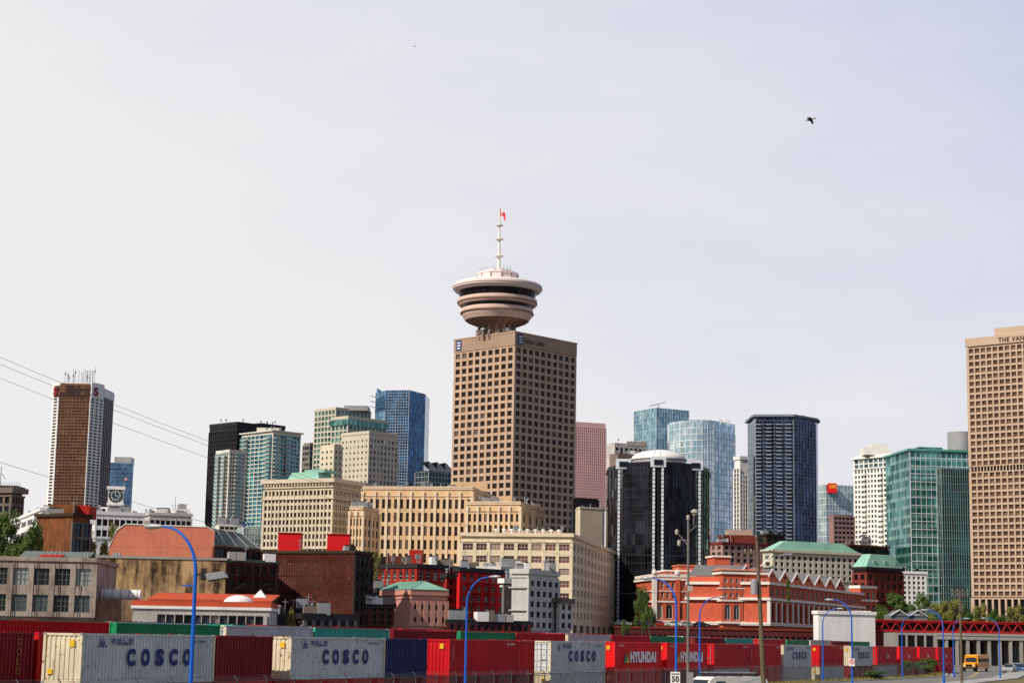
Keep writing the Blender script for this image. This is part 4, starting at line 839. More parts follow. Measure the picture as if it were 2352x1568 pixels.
for k in range(ng):
    s0=A2+e*(L*k/ng);s1=A2+e*(L*(k+1)/ng);mm=(s0+s1)/2;w3=lambda p,z_,o=0:Vector((p.x-nn.x*o,p.y-nn.y*o,z_))
    g=B.G('gable#%d'%k);g.face([w3(s0,zg,.1),w3(s1,zg,.1),w3(mm,zh+1,.1)],ST)
    g.tube([w3(s0,zg,.4),w3(mm,zh+1,.4)],.24,WHT,4);g.tube([w3(mm,zh+1,.4),w3(s1,zg,.4)],.24,WHT,4);g.lathe(w3(mm,zg+1.2,.25),[(.01,-.5),(.5,0),(.01,.5)],PBk,8)
    bk=nn*14;f3=lambda p,z_:Vector((p.x+bk.x,p.y+bk.y,z_));g=B.G('hall_roof#%d'%k)
    g.face([w3(s0,zg+.1,.2),w3(mm,zh+1,.2),f3(mm,zh+1),f3(s0,zg+.1)],MC['slate_render']);g.face([w3(mm,zh+1,.2),w3(s1,zg+.1,.2),f3(s1,zg+.1),f3(mm,zh+1)],MC['slate_render'])
B.finish()
B=brk(1955,1975,2010,1345,575,40,ST,2,3,3,1352,1440,'Brick end pavilion of station with white trim','sw',CT,fin=False,name='station_pavilion',out=.5,cl=0);B.band(Z(1975,1380,575),.6,.7,CT,part='stone_band');B.finish()
B=quick('white_shed','Plain white low building with flat parapet','building',bx(1868,1880,2010,1412,440,14),1880,1404,440,WHT,[],z0=2,par=(.5,.3,WHT),fin=False);rbox(B,1960,2000,1402,446,5,WHT);B.finish()
VD=Bld('elevated_street_viaduct','Elevated street on dark arcaded retaining wall','viaduct',fr(1415,1868,1440,462,14,2),1.5,Z(1500,1438,462));VD.core(MC['soot_brick'],wall('asphalt',(.055,.055,.058)));VD.fac(VD.pts[0],VD.pts[1],2,VD.z1-.8,34,1,.3,.3,.4,WR,'k');VD.band(VD.z1-.5,.5,.4,wall('rust_steel',(.18,.03,.02)))
e=(VD.pts[1]-VD.pts[0]).normalized();L=(VD.pts[1]-VD.pts[0]).length
for k in range(60):
    p=VD.pts[0]+e*(L*k/59);VD.G('railing').tube([(p.x,p.y-.3,VD.z1),(p.x,p.y-.3,VD.z1+1)],.05,FD,4)
VD.G('railing').box((VD.pts[0].x,VD.pts[0].y-.34,VD.z1+1),(e.x*L,e.y*L,0),(0,.08,0),(0,0,.08),FD);VD.finish()
DKc=wall('deck_concrete',(.28,.265,.245));d=430
pts=fr(2150,2420,1460,d,26,0);z1=Z(2280,1458,d);B=bl('parking_deck','Concrete parking deck on columns with shadowed bays','building',pts,2.0,z1)
B.G('deck').prism(pts,z1-1.1,z1,DKc);B.G('parapet').prism(B.off(pts,.15),z1-.2,z1+.35,DKc)
L=(pts[1]-pts[0]).length
for k in range(12):
    for yy in(.6,12,24):
        x_=pts[0].x+L*k/11;B.G('column#%d%d'%(k,yy)).cbox((x_,pts[0].y+yy,1.9),.7,.7,z1-2.95,DKc)
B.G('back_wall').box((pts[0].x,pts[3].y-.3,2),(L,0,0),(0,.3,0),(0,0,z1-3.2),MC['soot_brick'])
B.finish()
RT=paint('bridge_red',(.4,.01,.012),fade=.1);d=452;A=P(2008,1424,d);z1=A.z;z0=Z(2008,1449,d)
xe=P(2440,1424,d).x;B=Bld('truss_footbridge','Red steel truss covered footbridge on concrete columns','bridge',[Vector((A.x,d)),Vector((xe,d)),Vector((xe,d+4)),Vector((A.x,d+4))],2,z1)
L=xe-A.x;n=34
for ii,yy in enumerate((d,d+3.6)):
    g=B.G('truss#%d'%ii)
    g.box((A.x,yy,z1-.35),(L,0,0),(0,.3,0),(0,0,.35),RT);g.box((A.x,yy,z0),(L,0,0),(0,.3,0),(0,0,.4),RT)
    for k in range(n):
        x0=A.x+L*k/n;x1=A.x+L*(k+1)/n;a_,b_=(z0+.2,z1-.2) if k%2 else(z1-.2,z0+.2);g.tube([(x0,yy+.15,a_),(x1,yy+.15,b_)],.13,RT,4)
B.G('roof').box((A.x,d-.2,z1+.01),(L,0,0),(0,4.4,0),(0,0,.2),RT);B.G('floor').box((A.x,d+.4,z0-.3),(L,0,0),(0,3.2,0),(0,0,.28),DK)
B.G('side_panel').box((A.x,d+1.2,z0+.05),(L,0,0),(0,.1,0),(0,0,z1-z0-.1),wall('dark_red_panel',(.05,.014,.014)))
for k in range(7):B.G('column#%d'%k).cbox((A.x+3+k*L/7,d+2,1.9),.8,.8,z0-2.2,DKc)
B.finish()
d=470;B=bl('gabled_kiosk','White gabled station entrance house with slate roof','building',fr(2044,2130,1412,d,8,0),2,Z(2080,1414,d));B.core(MC['slate_render'],ROOF);a,b=B.pts[0],B.pts[1]
for k in range(2):
    x0=a.x+(b.x-a.x)*k/2;x1=a.x+(b.x-a.x)*(k+1)/2;xm=(x0+x1)/2;zz=B.z1+1.5
    g=B.G('roof#%d'%k);g.face([(x0,a.y-.4,B.z1),(xm,a.y-.4,zz),(xm,a.y+8,zz),(x0,a.y+8,B.z1)],MC['slate_render']);g.face([(xm,a.y-.4,zz),(x1,a.y-.4,B.z1),(x1,a.y+8,B.z1),(xm,a.y+8,zz)],MC['slate_render'])
    g=B.G('gable#%d'%k);g.face([(x0,a.y-.2,B.z1),(x1,a.y-.2,B.z1),(xm,a.y-.2,zz)],MC['slate_render']);g.tube([(x0,a.y-.5,B.z1),(xm,a.y-.5,zz),(x1,a.y-.5,B.z1)],.13,WHT,4)
B.finish()
B=quick('tunnel_portal','Dark arched concrete portal building beside the tracks','building',fr(2060,2145,1448,400,14,0),2100,1452,400,DKc,[(0,1455,1490,4,1,.2,.15,.5,'k')],z0=1.5)
# ============ GROUND
def interp(T,y):
    if y<=T[0][0]:
        (y0,x0),(y1,x1)=T[0],T[1]
    elif y>=T[-1][0]:(y0,x0),(y1,x1)=T[-2],T[-1]
    else:
        for (y0,x0),(y1,x1) in zip(T[:-1],T[1:]):
            if y0<=y<=y1:break
    return x0+(x1-x0)*(y-y0)/(y1-y0)
LT=[(40,-40),(121,-3),(165,17),(207,35),(240,51),(262,61),(300,70),(330,77),(400,93),(460,106)]
RT_=[(40,-25),(69,-12),(117,10.5),(165,30.6),(205,48),(240,62),(255,68),(300,82),(330,91),(400,109),(460,123)]
LA=XY(185,1505,94);LB=XY(1263,1512,149.6);LS=(LB.x-LA.x)/(LB.y-LA.y);LI=LA.x-LS*94
def sm(t):t=max(0,min(1,t));return t*t*(3-2*t)
def hh(x,y):
    xc=min(LS*y+LI,interp(LT,y)-6.5);n=(x-xc)*.91
    if n>=-3: h=1+1.1*sm((n-1.2)/3)
    elif n>-38:h=1+.5*sm((-3-n)/6)
    else:h=1.5+3.1*sm((-38-n)/15)
    return h+(4.6-h)*sm((y-470)/40)
xs=[-9000,-4000,-1500,-700,-400,-300]+[-240+4*i for i in range(121)]+[260,300,400,700,1500,4000,9000]
ys=[-3000,-500,-100,-30,0]+[10+4*i for i in range(130)]+[560,620,700,900,1300,2000,4000,9000,16000]
vs=[];fs=[]
for j,y in enumerate(ys):
    for i,x in enumerate(xs):vs.append((x,y,hh(x,min(y,600)) if y>0 else hh(x,0)))
for j in range(len(ys)-1):
    for i in range(len(xs)-1):
        k=j*len(xs)+i;fs.append((k,k+1,k+1+len(xs),k+len(xs)))
me=bpy.data.meshes.new('ground');me.from_pydata(vs,[],fs)
m,nt,b=mk('ground_grass_gravel');tc=nd(nt,'ShaderNodeNewGeometry').outputs['Position'];n1=noise(nt,tc,.05,7,rough=.7);n2=noise(nt,tc,1.5,6,rough=.7)
a=mixc(nt,mrange(nt,n1,.42,.58),(.17,.13,.045),(.07,.085,.025));a=mixc(nt,mrange(nt,n2,.4,.7,0,.7),a,(.22,.17,.08))
sx=nd(nt,'ShaderNodeSeparateXYZ');nt.links.new(tc,sx.inputs[0]);yard=mathn(nt,'LESS_THAN',sx.outputs[2],2.0);a=mixc(nt,yard,a,(.08,.07,.06))
city=mathn(nt,'GREATER_THAN',sx.outputs[2],3.5);a=mixc(nt,city,a,(.1,.095,.09))
nt.links.new(a,b.inputs['Base Color']);b.inputs['Roughness'].default_value=.95;me.materials.append(m)
o=bpy.data.objects.new('ground',me);C0.objects.link(o);o['kind']='structure'
def ribbon(name,fl,fr_,z,m,y0=40,y1=470,st=5,thick=0):
    g=Geo();y=y0
    while y<y1:
        yn=min(y+st,y1);a,b,c_,d_=Vector((fl(y),y,z)),Vector((fr_(y),y,z)),Vector((fr_(yn),yn,z)),Vector((fl(yn),yn,z))
        g.face([a,b,c_,d_],m)
        if thick:
            t=Vector((0,0,thick));g.face([a-t,a,d_,d_-t],m);g.face([b,b-t,c_-t,c_],m)
        y=yn
    o=g.make(name);o['kind']='structure';return o
ASP=wall('road_asphalt',(.17,.165,.16),var=.15,streak=0,scale=.7);Lf=lambda y:interp(LT,y);Rf=lambda y:interp(RT_,y)
ribbon('road',lambda y:Lf(y)+1.3,lambda y:Rf(y)-1.3,2.12,ASP)
ribbon('kerb',lambda y:Lf(y)+1.0,lambda y:Lf(y)+1.3,2.25,CON,thick=.2);ribbon('kerb',lambda y:Rf(y)-1.3,lambda y:Rf(y)-1.0,2.25,CON,thick=.2)
ribbon('pavement',lambda y:Rf(y)-1.0,lambda y:Rf(y)+2.2,2.24,CON,thick=.2)
YP=paint('road_yellow',(.6,.4,.05));WPm=paint('road_white',(.6,.6,.58))
ribbon('road_marking',lambda y:(Lf(y)+Rf(y))/2-.25,lambda y:(Lf(y)+Rf(y))/2-.12,2.126,YP);ribbon('road_marking',lambda y:(Lf(y)+Rf(y))/2+.1,lambda y:(Lf(y)+Rf(y))/2+.23,2.126,YP)
ribbon('road_marking',lambda y:Lf(y)+1.9,lambda y:Lf(y)+2.03,2.126,WPm)
GT=paint('dry_grass',(.2,.17,.05),fade=.3,rough=.9);g=Geo();R=random.Random(5)
for k in range(9000):
    y=80+R.random()**.7*240;x=Lf(y)+R.uniform(-1.5,.9);h=R.uniform(.12,.5);z_=hh(x,y);a=R.uniform(0,3.14);w_=R.uniform(.03,.09)
    g.face([(x-w_*math.cos(a),y-w_*math.sin(a),z_-.02),(x+w_*math.cos(a),y+w_*math.sin(a),z_-.02),(x+R.uniform(-.15,.15),y+R.uniform(-.1,.1),z_+h)],GT)
o=g.make('verge_grass');o['kind']='stuff';o['label']='Dry yellow-green grass along the road verge';o['category']='grass'
# ============ CONTAINERS
EV=Vector((LS,1)).normalized();ANG=math.atan2(EV.y,EV.x);NV=Vector((-EV.y,EV.x))
def du(u,row=0):
    q0=XY(u,1505,100);r=q0.x/100;P0=LA+NV*row;I=P0.x-LS*P0.y
    return I/(r-LS)
CG=paint('container_grey',(.54,.57,.57),rust=.75,rough=.6);CGE=paint('container_cream',(.64,.56,.4),rust=.85,rough=.7)
cols={'red':paint('container_red',(.52,.006,.012),rust=.25),'maroon':paint('container_maroon',(.2,.005,.01),rust=.3),'hred':paint('container_bright_red',(.76,.01,.014),rust=.15),'grey':CG,'blue':paint('container_blue',(.012,.02,.1),rust=.3),
'green':paint('container_green',(.01,.27,.1),rust=.2),'teal':paint('container_teal',(.04,.4,.3),rust=.2),'white':paint('container_white',(.55,.55,.5),rust=.5),'orange':paint('container_orange',(.45,.09,.02),rust=.4)}
DB=paint('lettering_blue',(.01,.025,.14),fade=.1);LWt=paint('lettering_white',(.8,.78,.75),fade=.05);YS=paint('label_yellow',(.7,.42,.02));GO=paint('lettering_faded_gold',(.3,.1,.02))
CM={}
def contmesh(cn,L,H,doors):
    k=(cn,L,H,doors)
    if k in CM:return CM[k]
    m=cols[cn];em=CGE if cn=='grey' else m;W=2.44
    def corr(g,a,b,n,z0,z1,pitch,dep,m):
        a=Vector(a);b=Vector(b);e=(b-a);l=e.length;e.normalize();k=int(l/pitch);pts=[]
        for i in range(k):
            x=i*l/k;p=l/k
            for dx,o in((0,0),(.38*p,0),(.5*p,-dep),(.88*p,-dep)):pts.append(a+e*(x+dx)+n*o)
        pts.append(b)
        for p,q in zip(pts[:-1],pts[1:]):g.face([(p.x,p.y,z0),(q.x,q.y,z0),(q.x,q.y,z1),(p.x,p.y,z1)],m)
    g=Geo();X=L/2-.12;Y=W/2-.02
    corr(g,(-X,-Y,0),(X,-Y,0),Vector((0,-1,0)),.15,H-.1,.29,.055,m);corr(g,(X,Y,0),(-X,Y,0),Vector((0,1,0)),.15,H-.1,.29,.055,m)
    corr(g,(X+.08,-Y,0),(X+.08,Y,0),Vector((1,0,0)),.15,H-.1,.27,.05,em)
    if not doors:corr(g,(-X-.08,Y,0),(-X-.08,-Y,0),Vector((-1,0,0)),.15,H-.1,.27,.05,em)
    g.face([(-X,-Y,H-.05),(X,-Y,H-.05),(X,Y,H-.05),(-X,Y,H-.05)],m);g.face([(-X,Y,.1),(X,Y,.1),(X,-Y,.1),(-X,-Y,.1)],m)
    f=Geo()
    for sx in(-1,1):
        for sy in(-1,1):
            f.cbox((sx*(L/2-.08),sy*(W/2-.08),0),.16,.16,H,em)
            for zc in(-.005,H-.115):f.cbox((sx*(L/2-.085),sy*(W/2-.08),zc),.19,.18,.12,STL if cn=='grey' else m)
    for sy in(-1,1):
        f.cbox((0,sy*(W/2-.04),H-.12),L-.3,.09,.1,m);f.cbox((0,sy*(W/2-.04),.01),L-.3,.09,.16,m)
    for sx in(-1,1):
        f.cbox((sx*(L/2-.06),0,H-.14),.1,W-.3,.12,em);f.cbox((sx*(L/2-.06),0,.012),.1,W-.3,.16,em)
    D=None
    if doors:
        D=Geo()
        for sy in(-.56,.56):
            D.cbox((-L/2+.09,sy,.18),.06,1.08,H-.34,m)
            for dy in(-.28,.22):D.tube([(-L/2+.02,sy+dy,.1),(-L/2+.02,sy+dy,H-.08)],.03,STL,5)
            for zc in(.5,1.0,1.9,2.3):D.cbox((-L/2+.03,sy,zc),.03,1.0,.05,m)
            D.cbox((-L/2+.0,sy,1.05),.05,.5,.06,STL)
    obs=[x for x in(g.make('body'),f.make('frame'),D.make('door') if D else None)];r=[]
    for o in obs:
        if o is None:r.append(None)
        else:r.append(o.data);bpy.data.objects.remove(o)
    CM[k]=r;return r
CN={'red':'Red','maroon':'Dark maroon','hred':'Bright red','grey':'Rust-stained pale grey','blue':'Navy blue','green':'Green','teal':'Teal','white':'Off-white','orange':'Orange'}
def container(dn,row,z,cn,H=2.59,doors=False,mark=None,L=12.19,lab='in the rail yard'):
    near=Vector((LS*dn+LI,dn))+NV*(row+1.22)+EV*(L/2)
    r=empty('shipping_container',(near.x,near.y,z),'%s shipping container %s'%(CN[cn],lab),'shipping container','containers stacked along the rail yard',ANG)
    for nm,me in zip(('body','frame','door'),contmesh(cn,L,H,doors)):
        if me:
            o=bpy.data.objects.new(nm,me);C0.objects.link(o);o.parent=r
    y=-1.275
    if mark=='cosco':
        for i,ch in enumerate('COSCO'):text(ch,r,(-2.3+i*1.3,y,.9),0,.76,.92,DB,.06)
        text('中远集团',r,(-3.7,y,2.0),0,1.9,.38,DB,.012)
        g=Geo()
        for k in range(3):g.face([(-4.7+k*.16,y,2.0),(-4.56+k*.16,y,2.0),(-4.56+k*.16,y,2.5-.08*k)],DB)
        g.box((-4.85,y,1.9),(.8,0,0),(0,-.004,0),(0,0,.06),DB);g.make('emblem',r)
        text('CBHU 288451',r,(3.6,y,2.15),0,1.5,.14,DB,.0,'serial_number')
    if mark=='hyundai':
        text('HYUNDAI',r,(-2.3,y,.75),0,6.8,1.0,LWt,.06)
        g=Geo();g.face([(-3.9,y,.75),(-2.8,y,.75),(-3.35,y,1.7)],cols['green']);g.face([(-3.3,y-.004,.75),(-2.65,y-.004,.75),(-2.65,y-.004,1.65)],YS);g.make('emblem',r)
        text('HDMU 625017',r,(-5.2,y,2.2),0,1.4,.14,LWt,.0,'serial_number')
    if mark=='tex':text('tex',r,(-5.2,y,1.85),0,2.0,.5,LWt,.03)
    if mark=='lx':text('Lx',r,(-.5,y,1.0),0,1.5,.6,LWt,.01)
    if mark=='gold':
        for i,ch in enumerate('GOLD'):text(ch,r,(4.7,y,1.9-i*.5),0,.35,.36,GO,.01)
    if mark=='ser':
        text('TRLU 840226',r,(3.8,y,2.2),0,1.5,.14,LWt,.0,'serial_number')
        for i in range(7):text('TRLU840'[i],r,(-5.6,y,2.1-i*.17),0,.09,.12,LWt,.0,'serial_number')
    if not doors and cn in('grey','red','hred') and L>11:
        for (yy,zz_,hh_) in((-.6,1.9,.35),(.7,.5,.25)):
            g=Geo();g.cbox((-6.1,yy,zz_),.02,.3,hh_,YS);g.make('label_plate',r)
    return r
seq=[(187,'grey',0,'cosco'),(668,'grey',0,'cosco'),(1032,'red',0,'ser'),(1265,'grey',1,'cosco'),(1412,'hred',0,'hyundai'),(1532,'hred',0,'hyundai'),(1640,'red',1,'ser'),(1722,'red',0,'ser'),(1800,'grey',0,'cosco'),(1882,'red',0,'ser'),(1955,'grey',0,'cosco'),(2015,'red',1,'lx'),(2066,'hred',0,'lx'),(2112,'hred',0,'lx'),(2155,'red',0,'lx')]
low=['maroon','red','maroon','grey','red','maroon','grey','red','white','grey','maroon','grey','red','red','red']
pd=0
for i,(u,cn,dr,mk_) in enumerate(seq):
    dn=max(du(u),pd+11.3);pd=dn
    container(dn,0,3.62,cn,doors=bool(dr),mark=mk_,lab=('with blue lettering on upper tier' if mk_=='cosco' else 'with white lettering on upper tier' if mk_ in('hyundai','lx') else 'on upper tier'))
    container(dn,0,1.02,low[i],mark=None,lab='on the lower tier')
CL=12.19*EV.y
d0=du(187)+CL+.15;container(d0,0,3.62,'maroon',L=6.06,lab='half-length between two longer ones');container(d0,0,1.02,'red',L=6.06,lab='half-length on the lower tier')
d1=du(668)+CL+.15;container(d1,0,3.62,'blue',L=min(6.06,(du(1032)-d1)/EV.y-1.9),lab='half-length beside a red one');container(d1,0,1.02,'maroon',L=6.06,lab='half-length on the lower tier')
d2_=du(1032)+CL+.15;container(d2_,0,3.62,'red',L=2.99,lab='of short length on upper tier');container(d2_,0,1.02,'maroon',L=2.99,lab='of short length on lower tier')
dn=du(28,4.4)-11.4
for i,(cn,mk_) in enumerate((('maroon','gold'),('red','tex'),('maroon','ser'),('maroon',None),('blue',None),('red',None),('red','ser'),('maroon',None),('red',None),('maroon',None),('red',None),('red',None),('maroon',None),('blue',None),('red',None),('grey',None))):
    container(dn,4.4,3.62,cn,mark=mk_,lab='on the upper tier behind');container(dn,4.4,1.1,random.choice(['maroon','red','blue']),H=2.5,lab='on the lower tier behind');dn+=11.45
pal=['green','maroon','red','grey','maroon','green','red','blue','teal','maroon','white','red','red']
pat=['green','green','maroon','red','green','grey','teal','maroon','green','red','grey','red','green','maroon','teal','red','green','white','maroon','green']
for row,zb,H,st in((14,1.52,2.68,88),(21,1.52,2.74,98),(28,1.52,2.8,110)):
    dn=st+random.uniform(0,3);i=row//7
    while dn<300:
        if row<15 or random.random()<.85:
            c1=pat[i%20] if row<22 else random.choice(pal);container(dn,row,zb+H+.02,c1,H=H,doors=random.random()<.3,lab='on a far stack')
            container(dn,row,zb,random.choice(pal),H=H,lab='under a far stack')
        dn+=11.4+random.choice([0,0,.4,3]);i+=1
# ============ STREET LAMPS
BLU=paint('lamp_post_blue',(.01,.1,.48),rough=.5,fade=.1)
def lamp(x,y,side,flood=False,lean=0):
    r=empty('street_lamp',(x,y,2.1),'Blue painted curved street lamp beside the road','street lamp','street lamps along the road')
    dv=Vector((-.91,.41,0))*side;g=Geo();path=[Vector((0,0,0)),Vector((0,0,3)),Vector((0,0,6.4))];rad=[.085,.08,.07]
    for k in range(1,13):
        a=k/12*math.radians(80);path.append(Vector((0,0,6.4))+dv*(1.55*(1-math.cos(a)))+Vector((0,0,1.75*math.sin(a))));rad.append(.07-.0022*k)
    path.append(path[-1]+dv*.35+Vector((0,0,.05)));rad.append(.04)
    g.tube(path,rad,BLU,12);g.cbox((0,0,.02),.4,.4,.06,BLU);g.tube([(0,0,0),(0,0,.9)],.13,BLU,10);g.make('post',r)
    h=Geo();c=path[-1];e=dv;n=Vector((-dv.y,dv.x,0))
    sec=[(-.05,.06,.05),(.15,.13,.09),(.45,.17,.12),(.7,.13,.08),(.8,.04,.03)]
    for (x0,w0,h0),(x1,w1,h1) in zip(sec[:-1],sec[1:]):
        A=[c+e*x0+n*w0*math.cos(t)+Vector((0,0,h0*math.sin(t))) for t in[i*math.pi/4 for i in range(8)]]
        Bq=[c+e*x1+n*w1*math.cos(t)+Vector((0,0,h1*math.sin(t))) for t in[i*math.pi/4 for i in range(8)]]
        for i in range(8):h.face([A[i],A[(i+1)%8],Bq[(i+1)%8],Bq[i]],STL)
    h.make('lamp_head',r,smooth=True)
    if flood:
        f=Geo();z_=6.35;f.tube([(0,0,z_),(1.2,0,z_+.1)],.035,DK,6);f.tube([(0,0,z_-.4),(-.5,0,z_-.4)],.03,BLU,6)
        f.cbox((.3,0,z_-.2),.16,.16,.45,DK);f.box((.5,-.25,z_-.2),(.7,0,.12),(0,.5,0),(-.12,0,.24),STL);f.box((.49,-.24,z_-.24),(.66,0,.12),(0,.48,0),(0,0,.04),DK);f.make('floodlight',r)
for u,dd,s in((441,69,1),(1553,117,1),(1957,165,1),(2167,205,1),(2296,255,1),(1070,121,-1),(1607,165,-1),(1890,207,-1),(2072,240,-1),(2190,262,-1)):
    x=XY(u,1500,dd).x;lamp(x,dd,s,u==441)
def pole(name,label,cat,u,d,vt,r0,m,lean=0):
    b=P(u,1560,d);r=empty(name,(b.x,d,2.1),label,cat);h=Z(u,vt,d)-2.1;g=Geo();g.tube([(0,0,-.05),(lean*.5,0,h*.5),(lean,0,h)],[r0,r0*.85,r0*.65],m,10);g.make('post',r);return r,h
WD=wall('weathered_wood',(.13,.1,.065),scale=4);PG=wall('pole_grey',(.17,.16,.15),scale=3)
r,h=pole('camera_pole','Tall grey pole carrying cameras and a globe lamp','pole',1580,100,1185,.085,PG)
g=Geo();g.tube([(0,0,h-1.6),(-.6,0,h-.9)],.03,PG,6);g.tube([(0,0,h-.9),(.45,0,h-.5)],.03,PG,6);g.tube([(-.6,0,h-1.3),(.1,0,h-1.3)],.03,PG,6);g.tube([(.3,0,h-.5),(.3,0,h+.3)],.03,PG,6);g.make('bracket',r)
CB=wall('camera_beige',(.4,.38,.34))
for x,z_ in((-.62,h-.9),(-.5,h-1.5),(0,h-.1)):
    g=Geo();g.lathe((x,0,z_),[(0,-.14),(.08,-.1),(.1,0),(.1,.12),(.04,.18),(0,.18)],CB,12);g.make('camera',r)
g=Geo();g.lathe((.35,0,h+.15),[(0,-.16),(.1,-.1),(.15,0),(.22,.06),(.18,.18),(0,.26)],CB,14);g.make('lamp_globe',r)
g=Geo();g.cbox((.12,-.12,2.0),.3,.2,.6,STL);g.make('control_box',r);g=Geo();g.cbox((.1,-.12,6.9),.24,.15,.3,CB);g.make('control_box',r)
PW,hp=pole('power_pole','Weathered wooden power pole with crossarm and transformer','power pole',1757,105,1243,.15,WD,-.42)
g=Geo();g.box((-1.15,-.06,hp-.75),(1.75,0,.12),(0,.12,0),(0,0,.13),WD);g.tube([(-.4,0,hp-1.6),(.5,0,hp-.7)],.03,STL,5);g.make('crossarm',PW)
for x in(-1.1,-.75,.3,.55):
    g=Geo();g.lathe((x,0,hp-.63),[(.03,0),(.06,.05),(.06,.12),(.03,.2),(0,.2)],wall('porcelain',(.3,.25,.2)),8);g.make('insulator',PW)
g=Geo();g.lathe((-.6,-.1,hp-3.0),[(0,0),(.2,0),(.2,.75),(.12,.85),(0,.85)],STL,12);g.make('transformer',PW)
g=Geo();g.tube([(0,.0,hp-.9),(1.3,.2,hp-.75)],.03,STL,5);g.box((1.1,.1,hp-.75),(.5,0,.03),(0,.2,0),(0,0,.1),STL);g.make('bracket',PW)
r,h=pole('power_pole','Dark wooden power pole with double crossarms','power pole',2209,215,1352,.17,WD)
g=Geo();g.cbox((0,0,h-.35),2.2,.12,.12,WD);g.make('crossarm',r);g=Geo();g.cbox((0,0,h-.85),2.0,.12,.12,WD);g.make('crossarm',r)
for k in range(4):
    for zz in(h-.23,h-.73):
        g=Geo();g.lathe((-.9+.6*k,0,zz),[(.05,0),(.08,.15),(0,.25)],STL,6);g.make('insulator',r)
g=Geo();g.cbox((0,-.2,h-2.6),.4,.3,.9,WD);g.make('control_box',r)
WR2=paint('cable_black',(.05,.05,.055),fade=0)
tip=Vector((P(1757,1560,105).x-.4,105,2.1+hp-.5))
for v0,dz,dx,sag in((820,0,-.7,1.75),(836,.0,-.35,1.75),(868,-.15,.3,1.9),(1061,-1.6,.1,1.7)):
    s=P(0,v0,40);e=tip+Vector((dx,0,dz));pts_=[]
    for k in range(-6,33):
        t=k/32;p=s.lerp(e,t);p.z-=sag*4*t*(1-t);pts_.append(p)
    g=Geo();g.tube(pts_,.0045,WR2,4);o=g.make('power_cable');o['label']='Thin black overhead power cable sagging across the sky';o['category']='power cable';o['group']='overhead power cables'
r=empty('speed_limit_sign',(P(1551,1550,96).x,96,2.1),'White maximum 50 speed limit sign on steel post','road sign')
g=Geo();g.tube([(0,.05,0),(0,.05,2.75)],.035,STL,6);g.make('post',r);g=Geo();g.cbox((0,0,1.95),.5,.02,.72,WP);g.make('sign_panel',r)
text('MAXIMUM',r,(-.2,-.02,2.53),0,.4,.07,BLK,.01);text('50',r,(-.18,-.02,2.16),0,.36,.3,BLK,.03);text('km/h',r,(-.1,-.02,2.02),0,.2,.08,BLK,.005)
x=XY(1957,1500,164.6).x;r=empty('no_pedestrians_sign',(x,164.7,2.1),'White no pedestrians sign with red ring on lamp post','road sign')
g=Geo();g.cbox((0,0,2.35),.5,.02,.66,WP);g.make('sign_panel',r);g=Geo()
for k in range(24):
    a0,a1=k*math.pi/12,(k+1)*math.pi/12;g.face([(q*math.cos(t),-.02,2.74+q*math.sin(t)) for q,t in((.16,a0),(.22,a0),(.22,a1),(.16,a1))],RED)
g.box((-.13,-.021,2.86),(.03,0,.03),(0,-.002,0),(.23,0,-.23),RED);g.cbox((0,-.018,2.64),.05,.004,.16,BLK);g.cbox((0,-.018,2.82),.05,.004,.05,BLK);g.make('prohibition_symbol',r)
# fence
FS=wall('fence_steel',(.09,.09,.09),rough=.7)
fe=empty('chain_link_fence',(-3,121,2.0),'Chain link fence topped with barbed wire beside the yard','fence')
gp=Geo();gm=Geo();fx=lambda y:interp(LT,y)-1.6
y=78.0;prev=None
while y<300:
    x=fx(y);z_=hh(x,y);gp.tube([(x,y,z_),(x,y,z_+1.75),(x-.2,y+.1,z_+2.0)],.035,FS,5)
    if prev:
        (a0,b0,c_)=prev
        for hz in(1.7,.1):gp.tube([(a0,b0,c_+hz),(x,y,z_+hz)],.02,FS,4)
        for k in(1,2,3):gm.tube([(a0-.06*k,b0,c_+1.72+.08*k),(x-.06*k,y,z_+1.72+.08*k)],.008,FS,3,False)
        n=14
        for k in range(n):
            t0,t1=k/n,min(1,(k+5)/n)
            p=lambda t,h_:(a0+(x-a0)*t,b0+(y-b0)*t,c_+(z_-c_)*t+h_)
            hq=1.6*(t1-t0)/(5/n);gm.tube([p(t0,.1),p(t1,.1+hq)],.007,FS,3,False);gm.tube([p(t0,1.7),p(t1,1.7-hq)],.007,FS,3,False)
    prev=(x,y,z_);y+=2.7
for gg,nm in((gp,'fence_frame'),(gm,'wire_mesh')):gg.make(nm,fe,(-3,121,2.0))
# ============ VEHICLES
TY=wall('tyre_rubber',(.02,.02,.02),streak=0);GLS=paint('vehicle_glass',(.02,.03,.035),rough=.08,fade=0);LH=paint('headlight_lens',(.7,.7,.65),rough=.15,fade=0);TL=paint('taillight_lens',(.4,.01,.01),rough=.2,fade=0)
def extrude_profile(g,prof,w,m,taper=None):
    n=len(prof);A=[];Bq=[]
    for (x,z_) in prof:
        t=taper(z_) if taper else 1;A.append(Vector((x,-w/2*t,z_)));Bq.append(Vector((x,w/2*t,z_)))
    g.face(list(A),m);g.face(list(reversed(Bq)),m)
    for i in range(n):
        j=(i+1)%n;g.face([A[j],A[i],Bq[i],Bq[j]],m)
def wheel(r,x,y,rad,w=.24):
    e=bpy.data.objects.new('wheel',None);C0.objects.link(e);e.parent=r;e.location=(x,y,rad)
    g=Geo();g.tube([(0,-w/2,0),(0,w/2,0)],rad,TY,18);g.make('tyre',e)
    g=Geo();g.tube([(0,-w/2-.01,0),(0,w/2+.01,0)],rad*.55,STL,12);g.make('rim',e)
